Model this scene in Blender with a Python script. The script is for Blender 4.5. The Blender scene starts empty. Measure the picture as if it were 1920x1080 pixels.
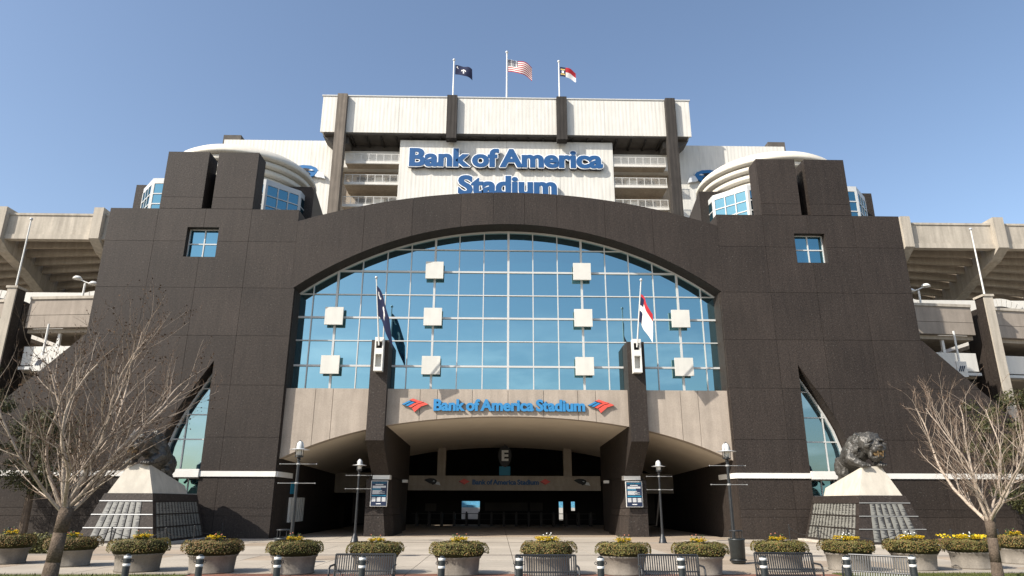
import bpy, bmesh, math, random
from mathutils import Vector, Matrix, Euler
R = math.radians
sc = bpy.context.scene
COL = sc.collection

# ------------------------------------------------------------------ camera
cd = bpy.data.cameras.new("camera"); cam = bpy.data.objects.new("camera", cd); COL.objects.link(cam)
cam.location = (-0.565, 0.0, 1.9)
YAW, PITCH, ROLL = 0.02011347, 0.30342024, 0.00284909
Rm = Matrix.Rotation(-YAW, 3, 'Z') @ Matrix.Rotation(math.pi/2 + PITCH, 3, 'X') @ Matrix.Rotation(ROLL, 3, 'Z')
cam.rotation_euler = Rm.to_euler()
cd.sensor_width = 36.0; cd.lens = 24.0
cd.clip_start = 0.1; cd.clip_end = 6000
sc.camera = cam

# ------------------------------------------------------------------ sky and sun
SUN_AZ, SUN_EL = R(57), R(39)          # from the facade's normal towards the left; height
S = Vector((-math.sin(SUN_AZ)*math.cos(SUN_EL), -math.cos(SUN_AZ)*math.cos(SUN_EL), math.sin(SUN_EL)))
w = bpy.data.worlds.new("World"); sc.world = w; w.use_nodes = True
nt = w.node_tree; nt.nodes.clear()
out = nt.nodes.new('ShaderNodeOutputWorld'); bg = nt.nodes.new('ShaderNodeBackground')
sky = nt.nodes.new('ShaderNodeTexSky'); sky.sky_type = 'NISHITA'; sky.sun_disc = False
sky.sun_elevation = SUN_EL; sky.sun_rotation = math.atan2(S.x, S.y) % (2*math.pi)
sky.altitude = 200; sky.air_density = 1.0; sky.dust_density = 1.6; sky.ozone_density = 0.5
bg.inputs['Strength'].default_value = 0.138
# thin clouds low in the southern sky (the glass mirrors them)
tc = nt.nodes.new('ShaderNodeTexCoord'); sp = nt.nodes.new('ShaderNodeSeparateXYZ')
nt.links.new(tc.outputs['Generated'], sp.inputs[0])
mp = nt.nodes.new('ShaderNodeMapping'); mp.inputs['Scale'].default_value = (3.0, 3.0, 11.0)
mp.inputs['Location'].default_value = (0.35, 0.2, 0.1)
nt.links.new(tc.outputs['Generated'], mp.inputs[0])
nz = nt.nodes.new('ShaderNodeTexNoise'); nz.inputs['Scale'].default_value = 1.6; nz.inputs['Detail'].default_value = 7
nz.inputs['Roughness'].default_value = 0.6
nt.links.new(mp.outputs[0], nz.inputs[0])
cr = nt.nodes.new('ShaderNodeMapRange'); cr.inputs[1].default_value = 0.47; cr.inputs[2].default_value = 0.72
nt.links.new(nz.outputs['Fac'], cr.inputs[0])
lo = nt.nodes.new('ShaderNodeMapRange'); lo.inputs[1].default_value = 0.14; lo.inputs[2].default_value = 0.27
lo.inputs[3].default_value = 1; lo.inputs[4].default_value = 0
nt.links.new(sp.outputs['Z'], lo.inputs[0])
so = nt.nodes.new('ShaderNodeMapRange'); so.inputs[1].default_value = 0.1; so.inputs[2].default_value = -0.3
nt.links.new(sp.outputs['Y'], so.inputs[0])
m1 = nt.nodes.new('ShaderNodeMath'); m1.operation = 'MULTIPLY'; m2 = nt.nodes.new('ShaderNodeMath'); m2.operation = 'MULTIPLY'
m3 = nt.nodes.new('ShaderNodeMath'); m3.operation = 'MULTIPLY'; m3.inputs[1].default_value = 0.55
nt.links.new(cr.outputs[0], m1.inputs[0]); nt.links.new(lo.outputs[0], m1.inputs[1])
nt.links.new(m1.outputs[0], m2.inputs[0]); nt.links.new(so.outputs[0], m2.inputs[1]); nt.links.new(m2.outputs[0], m3.inputs[0])
mx = nt.nodes.new('ShaderNodeMixRGB'); mx.inputs[2].default_value = (11, 11, 11.5, 1)
nt.links.new(m3.outputs[0], mx.inputs[0]); nt.links.new(sky.outputs[0], mx.inputs[1])
nt.links.new(mx.outputs[0], bg.inputs['Color']); nt.links.new(bg.outputs[0], out.inputs[0])

ld = bpy.data.lights.new("sun", 'SUN'); ld.energy = 4.6; ld.angle = R(0.5); ld.color = (1.0, 0.945, 0.86)
lamp = bpy.data.objects.new("sun", ld); COL.objects.link(lamp)
lamp.rotation_euler = (-S).to_track_quat('-Z', 'Y').to_euler(); lamp.location = S*200
vs = sc.view_settings; vs.view_transform = 'Standard'; vs.look = 'None'; vs.exposure = 0.58; vs.gamma = 1; vs.use_curve_mapping = False
sc.cycles.max_bounces = 6; sc.cycles.diffuse_bounces = 3; sc.cycles.glossy_bounces = 4
sc.cycles.use_denoising = True

# ------------------------------------------------------------------ materials
MATS = {}
def mat(name, col, rough=0.8, spec=0.3, metal=0.0, n1=None, n2=None, bump=None, objvar=0.0, streak=None, emit=None, speck=None, wave=None):
    """procedural material. n1/n2 = (scale, amount) value noise; bump=(scale, strength); streak=(amount) vertical weathering;
    speck=(scale, threshold, colour); wave=(period m, strength) vertical corrugation relief"""
    if name in MATS: return MATS[name]
    m = bpy.data.materials.new(name); m.use_nodes = True; t = m.node_tree; N = t.nodes; L = t.links
    b = N['Principled BSDF']
    b.inputs['Roughness'].default_value = rough; b.inputs['Metallic'].default_value = metal
    b.inputs['Specular IOR Level'].default_value = spec
    tcn = N.new('ShaderNodeTexCoord')
    rgb = N.new('ShaderNodeRGB'); rgb.outputs[0].default_value = (*col, 1); cur = rgb.outputs[0]
    def scale_by(fac_socket, amount):
        nonlocal cur
        mr = N.new('ShaderNodeMapRange'); mr.inputs[1].default_value = 0.25; mr.inputs[2].default_value = 0.75
        mr.inputs[3].default_value = 1-amount; mr.inputs[4].default_value = 1+amount
        L.new(fac_socket, mr.inputs[0])
        v = N.new('ShaderNodeVectorMath'); v.operation = 'SCALE'; L.new(cur, v.inputs[0]); L.new(mr.outputs[0], v.inputs['Scale'])
        cur = v.outputs[0]
    for n in (n1, n2):
        if n:
            x = N.new('ShaderNodeTexNoise'); x.inputs['Scale'].default_value = n[0]; x.inputs['Detail'].default_value = 5
            L.new(tcn.outputs['Object'], x.inputs[0]); scale_by(x.outputs['Fac'], n[1])
    if streak:
        mp_ = N.new('ShaderNodeMapping'); mp_.inputs['Scale'].default_value = (2.2, 2.2, 0.22); L.new(tcn.outputs['Object'], mp_.inputs[0])
        x = N.new('ShaderNodeTexNoise'); x.inputs['Scale'].default_value = 1.7; x.inputs['Detail'].default_value = 6; L.new(mp_.outputs[0], x.inputs[0])
        scale_by(x.outputs['Fac'], streak)
    if objvar:
        oi = N.new('ShaderNodeObjectInfo')
        mr = N.new('ShaderNodeMapRange'); mr.inputs[3].default_value = 1-objvar; mr.inputs[4].default_value = 1+objvar
        L.new(oi.outputs['Random'], mr.inputs[0])
        v = N.new('ShaderNodeVectorMath'); v.operation = 'SCALE'; L.new(cur, v.inputs[0]); L.new(mr.outputs[0], v.inputs['Scale']); cur = v.outputs[0]
    if speck:
        x = N.new('ShaderNodeTexNoise'); x.inputs['Scale'].default_value = speck[0]; x.inputs['Detail'].default_value = 2
        L.new(tcn.outputs['Object'], x.inputs[0])
        mr = N.new('ShaderNodeMapRange'); mr.inputs[1].default_value = speck[1]; mr.inputs[2].default_value = speck[1]+0.05
        L.new(x.outputs['Fac'], mr.inputs[0])
        mi = N.new('ShaderNodeMixRGB'); mi.inputs[2].default_value = (*speck[2], 1); L.new(mr.outputs[0], mi.inputs[0]); L.new(cur, mi.inputs[1]); cur = mi.outputs[0]
    L.new(cur, b.inputs['Base Color'])
    h = None
    if bump:
        x = N.new('ShaderNodeTexNoise'); x.inputs['Scale'].default_value = bump[0]; x.inputs['Detail'].default_value = 4
        L.new(tcn.outputs['Object'], x.inputs[0])
        bp = N.new('ShaderNodeBump'); bp.inputs['Strength'].default_value = bump[1]; bp.inputs['Distance'].default_value = 0.02
        L.new(x.outputs['Fac'], bp.inputs['Height']); h = bp
    if wave:
        x = N.new('ShaderNodeTexWave'); x.bands_direction = 'X'; x.inputs['Scale'].default_value = 0.314/wave[0]
        L.new(tcn.outputs['Object'], x.inputs[0])
        bp = N.new('ShaderNodeBump'); bp.inputs['Strength'].default_value = wave[1]; bp.inputs['Distance'].default_value = 0.05
        L.new(x.outputs['Fac'], bp.inputs['Height'])
        if h: L.new(h.outputs[0], bp.inputs['Normal'])
        h = bp
    if h: L.new(h.outputs[0], b.inputs['Normal'])
    if emit:
        b.inputs['Emission Color'].default_value = (*emit[0], 1); b.inputs['Emission Strength'].default_value = emit[1]
    MATS[name] = m
    return m

granite = mat('dark_granite', (0.0315, 0.0242, 0.0198), 0.66, 0.25, n1=(0.35, 0.18), n2=(11, 0.42), streak=0.16, objvar=0.11, speck=(13, 0.65, (0.075, 0.068, 0.06)), bump=(12, 0.5))
core_m = mat('joint_dark', (0.03, 0.025, 0.022), 0.9, 0.1, n1=(3, 0.2))
sill_w = mat('white_band', (0.72, 0.70, 0.65), 0.6, 0.3, n1=(2, 0.06))
white_fr = mat('white_aluminium', (0.52, 0.52, 0.50), 0.4, 0.4, n1=(1.5, 0.05))
beige = mat('beige_precast', (0.36, 0.305, 0.25), 0.85, 0.2, n1=(1.2, 0.10), n2=(16, 0.10), streak=0.12, objvar=0.05, bump=(30, 0.12))
soffit_m = mat('soffit_render', (0.62, 0.55, 0.45), 0.9, 0.1, n1=(0.6, 0.05))
clad = mat('white_cladding', (0.64, 0.615, 0.555), 0.55, 0.3, n1=(0.5, 0.04), streak=0.10, wave=(0.5, 0.22))
clad_p = mat('white_plain', (0.62, 0.595, 0.54), 0.6, 0.3, n1=(1, 0.04), streak=0.05)
ringm = mat('cream_roof', (0.62, 0.575, 0.49), 0.6, 0.3, n1=(0.8, 0.05), streak=0.05)
col_m = mat('weathered_column', (0.042, 0.037, 0.033), 0.8, 0.2, n1=(0.8, 0.15), streak=0.25, objvar=0.1, wave=(0.5, 0.3))
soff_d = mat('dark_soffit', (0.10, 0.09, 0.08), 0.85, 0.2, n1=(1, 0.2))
conc = mat('bowl_concrete', (0.41, 0.365, 0.30), 0.9, 0.15, n1=(0.6, 0.10), n2=(8, 0.07), streak=0.20, objvar=0.06, bump=(20, 0.2))
conc_d = mat('bowl_underside', (0.36, 0.305, 0.24), 0.9, 0.1, n1=(0.7, 0.12), n2=(6, 0.08), streak=0.15, objvar=0.08)
balu = mat('balustrade_stone', (0.30, 0.255, 0.21), 0.85, 0.2, n1=(1.3, 0.10), n2=(18, 0.08), streak=0.12, objvar=0.04)
void_m = mat('dark_interior', (0.018, 0.016, 0.015), 0.9, 0.1, n1=(1, 0.2))  # near-black colour stands in for shade in the open voids
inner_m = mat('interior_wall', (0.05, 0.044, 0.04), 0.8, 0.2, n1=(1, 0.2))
black_met = mat('black_metal', (0.016, 0.017, 0.018), 0.42, 0.5, n1=(8, 0.25))
bollard_m = mat('bollard_paint', (0.02, 0.024, 0.024), 0.4, 0.5, n1=(12, 0.25))
steel = mat('galvanised', (0.55, 0.55, 0.54), 0.45, 0.5, 0.3, n1=(4, 0.1))
whitep = mat('white_paint', (0.68, 0.665, 0.62), 0.5, 0.4, n1=(3, 0.04))
potm = mat('pot_concrete', (0.19, 0.168, 0.14), 0.9, 0.15, n1=(3.0, 0.22), n2=(22, 0.12), streak=0.2, objvar=0.12, bump=(25, 0.3))
soil = mat('soil', (0.03, 0.022, 0.015), 0.95, 0.1, n1=(9, 0.3))
leafA = mat('hedge_leaf', (0.115, 0.105, 0.026), 0.6, 0.3, n1=(5, 0.40), n2=(33, 0.45), objvar=0.12)
leafB = mat('hedge_leaf_rust', (0.155, 0.088, 0.028), 0.6, 0.3, n1=(5, 0.35), n2=(33, 0.45), objvar=0.1)
leafD = mat('hedge_core', (0.025, 0.024, 0.009), 0.9, 0.1, n1=(12, 0.4))  # solid dark core: shade between the leaves put into its colour
flowY = mat('yellow_petal', (0.62, 0.43, 0.015), 0.6, 0.2, n1=(30, 0.2))
flowP = mat('pink_petal', (0.42, 0.16, 0.10), 0.6, 0.2, n1=(30, 0.2))
leafG = mat('sprig_leaf', (0.05, 0.085, 0.025), 0.6, 0.3, n1=(20, 0.3))
ever_l = mat('evergreen_leaf', (0.055, 0.056, 0.017), 0.6, 0.3, n1=(0.9, 0.35), n2=(14, 0.4))
ever_d = mat('evergreen_leaf_dark', (0.032, 0.036, 0.012), 0.6, 0.3, n1=(0.9, 0.3), n2=(14, 0.4))
barkA = mat('sunlit_bark_tone', (0.38, 0.31, 0.245), 0.9, 0.15, n1=(2.2, 0.35), n2=(20, 0.3), bump=(40, 0.5))  # sunlit whiteness of the limbs put into the bark colour
barkT = mat('shaded_bark_tone', (0.105, 0.08, 0.06), 0.95, 0.1, n1=(3, 0.3), n2=(26, 0.35), streak=0.2, bump=(30, 0.8))  # shade on the trunk put into a darker bark colour
twigm = mat('twig', (0.165, 0.12, 0.088), 0.9, 0.15, n1=(3, 0.3))
budm = mat('dry_bud', (0.075, 0.045, 0.026), 0.9, 0.1, n1=(9, 0.4))
bronze = mat('bronze', (0.075, 0.07, 0.062), 0.50, 0.5, 0.4, n1=(3, 0.35), n2=(14, 0.4), bump=(7, 1.0))
bronze_m = mat('bronze_mouth', (0.20, 0.13, 0.06), 0.5, 0.4, 0.3, n1=(6, 0.3))
ped_conc = mat('pedestal_concrete', (0.47, 0.43, 0.36), 0.85, 0.2, n1=(2, 0.08), n2=(20, 0.05), streak=0.12)
led = mat('ledge_lit_tone', (0.62, 0.62, 0.60), 0.35, 0.5, n1=(3, 0.06))  # left front ledges: sunlit brightness put into the colour
led_d = mat('ledge_dim_tone', (0.22, 0.22, 0.21), 0.5, 0.4, n1=(3, 0.06))  # right front ledges: same metal, weaker light put into the colour
blue_f = mat('sign_blue', (0.016, 0.08, 0.215), 0.45, 0.4, n1=(2, 0.06))
blue_f2 = mat('sign_bright_blue', (0.035, 0.21, 0.44), 0.45, 0.4, n1=(2, 0.06))
navy = mat('sign_navy', (0.012, 0.022, 0.05), 0.5, 0.4, n1=(2, 0.1))
red_f = mat('sign_red', (0.66, 0.085, 0.06), 0.45, 0.4, n1=(2, 0.05))
trimw = mat('sign_white_trim', (0.80, 0.81, 0.80), 0.5, 0.3, n1=(2, 0.04))
pblue = mat('emblem_blue', (0.015, 0.13, 0.33), 0.45, 0.4, n1=(2, 0.05))
pblack = mat('emblem_black', (0.012, 0.013, 0.016), 0.5, 0.4, n1=(2, 0.1))
pwhite = mat('emblem_silver', (0.70, 0.72, 0.73), 0.45, 0.4, n1=(2, 0.04))
fnavy = mat('flag_navy', (0.012, 0.016, 0.045), 0.8, 0.2, n1=(3, 0.15))
fred = mat('flag_red', (0.35, 0.022, 0.03), 0.8, 0.2, n1=(3, 0.1))
fwhite = mat('flag_white', (0.68, 0.66, 0.62), 0.8, 0.2, n1=(3, 0.05))
fgold = mat('flag_gold', (0.50, 0.36, 0.10), 0.8, 0.2, n1=(3, 0.1))
boardm = mat('board_navy', (0.012, 0.022, 0.055), 0.5, 0.4, n1=(3, 0.1))
teal = mat('board_teal', (0.02, 0.20, 0.32), 0.5, 0.3, n1=(3, 0.05))
grass_m = mat('lawn_green', (0.085, 0.095, 0.026), 0.9, 0.1, n1=(1.2, 0.25), n2=(28, 0.35), bump=(60, 0.6))
mulch = mat('mulch', (0.17, 0.105, 0.06), 0.95, 0.1, n1=(6, 0.3), n2=(40, 0.3))
asph = mat('ground_concrete', (0.24, 0.22, 0.19), 0.9, 0.15, n1=(0.3, 0.1), n2=(4, 0.1))
slabA = mat('paving_light', (0.385, 0.335, 0.27), 0.85, 0.2, n1=(0.5, 0.17), n2=(11, 0.06), objvar=0.05, speck=(2.3, 0.70, (0.33, 0.29, 0.24)))
slabB = mat('paving_tan', (0.335, 0.268, 0.20), 0.85, 0.2, n1=(0.5, 0.17), n2=(11, 0.07), objvar=0.05)
slabC = mat('paving_grey', (0.27, 0.232, 0.19), 0.85, 0.2, n1=(0.5, 0.10), n2=(11, 0.07), objvar=0.05)
brickp = mat('paving_red', (0.20, 0.095, 0.065), 0.9, 0.15, n1=(2, 0.15), n2=(14, 0.15), objvar=0.08)
square_m = mat('square_white', (0.60, 0.585, 0.53), 0.6, 0.3, n1=(2, 0.05), streak=0.06)
armm = mat('dull_steel', (0.30, 0.30, 0.29), 0.5, 0.4, n1=(4, 0.1))
lampglass = mat('lamp_globe', (0.62, 0.61, 0.57), 0.25, 0.5, n1=(6, 0.08))
seatlit = mat('far_stand', (0.62, 0.60, 0.56), 0.8, 0.2, n1=(1.5, 0.2))
seatblue = mat('far_seats', (0.12, 0.33, 0.46), 0.7, 0.2, n1=(5, 0.3))

def glass(name, tint, rough=0.015, dark=(0.01, 0.05, 0.08), mixf=0.80):
    m = bpy.data.materials.new(name); m.use_nodes = True; t = m.node_tree; N = t.nodes; L = t.links
    b = N['Principled BSDF']; b.inputs['Base Color'].default_value = (*dark, 1); b.inputs['Roughness'].default_value = 0.1
    g = N.new('ShaderNodeBsdfGlossy'); g.inputs['Roughness'].default_value = rough; g.inputs['Color'].default_value = (*tint, 1)
    tcn = N.new('ShaderNodeTexCoord'); x = N.new('ShaderNodeTexNoise'); x.inputs['Scale'].default_value = 0.55; x.inputs['Detail'].default_value = 1
    L.new(tcn.outputs['Object'], x.inputs[0])
    bp = N.new('ShaderNodeBump'); bp.inputs['Strength'].default_value = 0.05; bp.inputs['Distance'].default_value = 0.05
    L.new(x.outputs['Fac'], bp.inputs['Height']); L.new(bp.outputs[0], g.inputs['Normal'])
    mxs = N.new('ShaderNodeMixShader'); mxs.inputs[0].default_value = mixf
    L.new(b.outputs[0], mxs.inputs[1]); L.new(g.outputs[0], mxs.inputs[2]); L.new(mxs.outputs[0], N['Material Output'].inputs[0])
    return m
mirror = glass('blue_mirror_glass', (0.30, 0.495, 0.54))
mirror_d = glass('dark_blue_glass', (0.20, 0.42, 0.50), mixf=0.72)
mirror_b = glass('bay_blue_glass', (0.17, 0.38, 0.46), mixf=0.72)
mirror_s = glass('slit_glass', (0.27, 0.39, 0.43), mixf=0.78)

# ------------------------------------------------------------------ mesh helpers
class MB:
    def __init__(s): s.v = []; s.f = []; s.m = []
    def add(s, vs_, fs, mi=0):
        o = len(s.v); s.v += [tuple(p) for p in vs_]
        for f in fs: s.f.append(tuple(i+o for i in f)); s.m.append(mi)
    def box(s, x0, x1, y0, y1, z0, z1, mi=0):
        if x0 > x1: x0, x1 = x1, x0
        s.add([(x0,y0,z0),(x1,y0,z0),(x1,y1,z0),(x0,y1,z0),(x0,y0,z1),(x1,y0,z1),(x1,y1,z1),(x0,y1,z1)],
              [(0,3,2,1),(4,5,6,7),(0,1,5,4),(1,2,6,5),(2,3,7,6),(3,0,4,7)], mi)
    def loft(s, A, B, mi=0, caps=True):
        n = len(A); fs = [(i,(i+1)%n,n+(i+1)%n,n+i) for i in range(n)]
        if caps: fs += [tuple(reversed(range(n))), tuple(range(n,2*n))]
        s.add(list(A)+list(B), fs, mi)
    def prism(s, pts, y0, y1, mi=0):          # outline in x,z ; extruded along y
        if area(pts) > 0: pts = pts[::-1]
        s.loft([(x,y0,z) for x,z in pts], [(x,y1,z) for x,z in pts], mi)
    def prism_x(s, pts, x0, x1, mi=0):        # outline in y,z
        if area(pts) < 0: pts = pts[::-1]
        if x0 > x1: x0, x1 = x1, x0
        s.loft([(x0,y,z) for y,z in pts], [(x1,y,z) for y,z in pts], mi)
    def prism_z(s, pts, z0, z1, mi=0):        # outline in x,y
        if area(pts) < 0: pts = pts[::-1]
        s.loft([(x,y,z0) for x,y in pts], [(x,y,z1) for x,y in pts], mi)
    def tube(s, p0, p1, r0, r1=None, n=8, mi=0, caps=True):
        r1 = r0 if r1 is None else r1
        p0 = Vector(p0); p1 = Vector(p1); d = (p1-p0)
        if d.length < 1e-6: return
        d.normalize(); a = d.orthogonal().normalized(); b = d.cross(a)
        A = [p0+(a*math.cos(2*math.pi*i/n)+b*math.sin(2*math.pi*i/n))*r0 for i in range(n)]
        B = [p1+(a*math.cos(2*math.pi*i/n)+b*math.sin(2*math.pi*i/n))*r1 for i in range(n)]
        s.loft(A, B, mi, caps)
    def path(s, pts, r, n=6, mi=0):
        for a, b in zip(pts[:-1], pts[1:]): s.tube(a, b, r, r, n, mi)
    def lathe(s, prof, c=(0,0,0), n=24, mi=0, a0=0, a1=2*math.pi):
        full = abs(a1-a0-2*math.pi) < 1e-6; k = n if full else n+1
        vs_ = []
        for r, z in prof:
            for i in range(k):
                t = a0+(a1-a0)*i/n; vs_.append((c[0]+r*math.cos(t), c[1]+r*math.sin(t), c[2]+z))
        fs = []
        for j in range(len(prof)-1):
            for i in range(n):
                i2 = (i+1) % k
                fs.append((j*k+i, j*k+i2, (j+1)*k+i2, (j+1)*k+i))
        s.add(vs_, fs, mi)
    def ball(s, c, r, n=10, m=6, mi=0, sc3=(1,1,1)):
        prof = [(max(1e-4, math.sin(math.pi*j/m)), -math.cos(math.pi*j/m)) for j in range(m+1)]
        o = len(s.v); s.lathe(prof, (0,0,0), n, mi)
        for i in range(o, len(s.v)):
            x,y,z = s.v[i]; s.v[i] = (c[0]+x*r*sc3[0], c[1]+y*r*sc3[1], c[2]+z*r*sc3[2])
    def quad(s, a, b, c, d, mi=0): s.add([a,b,c,d], [(0,1,2,3)], mi)
    def build(s, name, mats, parent=None, world=True, smooth=False, kind=None):
        me = bpy.data.meshes.new(name); me.from_pydata(s.v, [], s.f)
        mats = mats if isinstance(mats, (list, tuple)) else [mats]
        for m in mats: me.materials.append(m)
        if len(mats) > 1: me.polygons.foreach_set('material_index', s.m)
        if smooth: me.polygons.foreach_set('use_smooth', [True]*len(me.polygons))
        me.update()
        return link(name, me, parent, world, kind)
def area(p): return sum(p[i][0]*p[(i+1)%len(p)][1]-p[(i+1)%len(p)][0]*p[i][1] for i in range(len(p)))/2
def gpos(o):
    v = Vector((0,0,0))
    while o is not None: v = v + o.location; o = o.parent
    return v
def link(name, me, parent=None, world=True, kind=None):
    o = bpy.data.objects.new(name, me); COL.objects.link(o)
    if parent is not None:
        o.parent = parent
        if world:
            root = parent
            while root.parent: root = root.parent
            if parent is root: o.matrix_parent_inverse = Matrix.Translation(-root.location)
    if kind: o['kind'] = kind
    return o
def tag(o, label=None, cat=None, group=None, kind=None):
    if label: o['label'] = label
    if cat: o['category'] = cat
    if group: o['group'] = group
    if kind: o['kind'] = kind
    return o
def thing(name, label, cat, loc=(0,0,0), rz=0, group=None):
    o = bpy.data.objects.new(name, None); COL.objects.link(o); o.location = loc; o.rotation_euler = (0,0,rz)
    o.empty_display_size = 0.3
    return tag(o, label, cat, group)
def dup(root, loc=None, rz=0, label=None, scale=None):
    r = root.copy(); COL.objects.link(r)
    if loc is not None: r.location = loc; r.rotation_euler = (0,0,rz)
    if scale: r.scale = scale
    if label: r['label'] = label
    def rec(src, dst):
        for ch in src.children:
            c = ch.copy(); COL.objects.link(c); c.parent = dst; c.matrix_parent_inverse = ch.matrix_parent_inverse.copy(); rec(ch, c)
    rec(root, r)
    return r

def clip(poly, a, b, c):                       # keep a*x+b*y <= c
    o = []
    for i in range(len(poly)):
        p, q = poly[i], poly[(i+1) % len(poly)]
        dp, dq = a*p[0]+b*p[1]-c, a*q[0]+b*q[1]-c
        if dp <= 1e-9: o.append(p)
        if (dp < -1e-9 and dq > 1e-9) or (dp > 1e-9 and dq < -1e-9):
            t = dp/(dp-dq); o.append((p[0]+t*(q[0]-p[0]), p[1]+t*(q[1]-p[1])))
    return o
def edges_of(conv):
    if area(conv) < 0: conv = conv[::-1]
    for i in range(len(conv)):
        p, q = conv[i], conv[(i+1) % len(conv)]
        a, b = q[1]-p[1], -(q[0]-p[0]); yield a, b, a*p[0]+b*p[1]
def inter(poly, conv):
    for a, b, c in edges_of(conv):
        poly = clip(poly, a, b, c)
        if len(poly) < 3: return []
    return poly
def minus(poly, conv):
    outp = []; cur = poly
    for a, b, c in edges_of(conv):
        pc = clip(cur, -a, -b, -c)
        if len(pc) >= 3 and abs(area(pc)) > 1e-4: outp.append(pc)
        cur = clip(cur, a, b, c)
        if len(cur) < 3: break
    return outp
def rect(x0, x1, z0, z1): return [(x0,z0),(x1,z0),(x1,z1),(x0,z1)]
def mir(pts): return [(-x,z) for x,z in pts][::-1]

# ================================================================== GROUND
g = MB(); g.quad((-2500,-2500,-0.04),(2500,-2500,-0.04),(2500,3000,-0.04),(-2500,3000,-0.04))
tag(g.build('ground', asph), kind='structure')
plaza = MB(); plaza.box(-31, 31, 8, 70, -0.03, 0.0)
plz = tag(plaza.build('plaza', core_m), kind='structure')
rnd = random.Random(5); inner_floor = MB()
ys = [8, 11, 14, 17, 18.9, 20.0, 22.2, 24.4, 26.4, 27.2, 29.6, 32, 34.4, 35.2, 37.6, 40.4, 43.2, 47, 52, 58, 66]
xs = [-30+3*i for i in range(21)]
for j in range(len(ys)-1):
    if ys[j+1] <= 14: continue
    for i in range(len(xs)-1):
        x0, x1, y0, y1 = xs[i], xs[i+1], ys[j], ys[j+1]
        if y0 > 38 and abs((x0+x1)/2) > 12.6: continue
        cx = (x0+x1)/2
        if ys[j+1] in (27.2, 35.2): m_ = slabC
        elif abs(cx) < 4.6 and y0 > 19 and y0 < 38: m_ = slabA
        elif (i % 4 == 0): m_ = slabB
        else: m_ = slabA if rnd.random() < 0.75 else slabB
        if 17 <= y0 < 19.9 and abs(cx) < 8: m_ = brickp if y0 > 18 else slabA
        if abs(cx) > 8.6 and y0 < 18: continue
        nsub = 2 if y0 < 32 and y0 >= 18.9 and abs(cx) < 9 else 1
        for k in range(nsub):
            xa = x0+(x1-x0)*k/nsub; xb = x0+(x1-x0)*(k+1)/nsub
            b = MB(); gp = 0.012
            if y0 > 40: inner_floor.box(xa+gp, xb-gp, y0+gp, y1-gp, 0.001, 0.03); continue
            b.box(xa+gp, xb-gp, y0+gp, y1-gp, 0.001, 0.03+rnd.uniform(-0.003, 0.003))
            b.build('paving_slab', m_, plz, False)
tag(inner_floor.build('inner_paving', slabB, plz, False), kind='stuff')
# lawns under the trees
def lawn(x0, x1, y0, y1, seed):
    b = MB(); n = 24
    b.box(x0, x1, y0, y1, 0.0, 0.045)
    o = tag(b.build('lawn', grass_m), kind='structure')
    r = random.Random(seed); t = MB()
    for _ in range(6500):
        x = r.uniform(x0, x1); y = r.uniform(max(y0, 15.5), y1); h = r.uniform(0.03, 0.08); a = r.uniform(0, 6.28); w_ = 0.012
        dx, dy = math.cos(a)*w_, math.sin(a)*w_
        t.add([(x-dx,y-dy,0.04),(x+dx,y+dy,0.04),(x+r.uniform(-.03,.03),y+r.uniform(-.03,.03),0.045+h)], [(0,1,2)])
    tag(t.build('grass', grass_m), 'short sunlit grass on the lawn beside the plaza', 'grass', kind='stuff')
lawn(8.7, 24, 6, 20.15, 1); lawn(-24, -8.7, 6, 19.6, 2)
# kerb between the lawn and the plaza
for s in (1, -1):
    y = 20.15 if s > 0 else 19.6
    for k in range(8):
        b = MB(); x0 = 8.7+1.9*k
        b.box(s*x0, s*(x0+1.88), y+0.005, y+0.16, 0.0, 0.06); tag(b.build('kerb_stone', slabC), kind='structure')

# ================================================================== ENTRANCE BUILDING
EB = thing('entrance_building', 'dark granite stadium entrance block with arched blue glass front and two towers', 'building', (0, 38, 0))
F0, F1, F2 = 38.0, 38.14, 39.25
def arc_pts(R_, zc, x0, x1, n): return [(x0+(x1-x0)*i/n, zc+math.sqrt(max(0, R_*R_-(x0+(x1-x0)*i/n)**2))) for i in range(n+1)]
ARCH = arc_pts(20.92, -3.09, -12.48, 12.48, 44)                      # underside, left to right
arch_hole = [(-12.48, 13.3)] + ARCH + [(12.48, 13.3)]
OUT = arc_pts(40.0, -20.1, -12.6, 12.6, 40)
band_out = [(-12.6, 13.672)] + OUT + [(12.6, 13.672)]
win_hole = rect(17.22, 19.08, 15.55, 17.42)
slit_hole = [(16.42,3.43),(18.95,3.43),(18.78,4.8),(18.5,5.75),(18.1,6.65),(17.65,7.5),(16.46,9.4)]
low_hole = rect(16.42, 18.0, 2.2, 3.12)
notch = rect(17.84, 18.43, 18.63, 22.6)
band_hole = rect(12, 31, 3.12, 3.43)
xl = [12.3, 15.4, 18.14, 20.94, 23.8, 27.2, 31]
zl = [0, 1.15, 1.55, 3.12, 3.43, 5.2, 8.03, 10.83, 13.67, 16.53, 18.615]
blocks = [([(12.42,0),(30.5,0),(30.5,4.2),(23.8,10.9),(23.8,18.6),(12.6,18.6),(12.6,13.67),(12.42,13.67)], [win_hole, slit_hole, low_hole], xl, zl),
          (rect(15.4, 20.93, 18.615, 22.4), [notch], [15.4, 18.14, 20.94], [18.615, 19.36, 22.41])]
def panel(pieces, y0, y1, name, m_, parent):
    b = MB()
    for p in pieces: b.prism(p, y0, y1)
    return b.build(name, m_, parent)
gap = 0.008
def cell_pieces(outline, holes, x0, x1, z0, z1):
    # the outlines are concave only along cell lines or at the 45 degree slope, so clip the outline by the cell first
    p = inter(outline, rect(x0, x1, z0, z1))
    if len(p) < 3 or abs(area(p)) < 0.02: return []
    ps = [p]
    for h in holes:
        ps = [q for r_ in ps for q in minus(r_, h)]
    return ps
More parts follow.
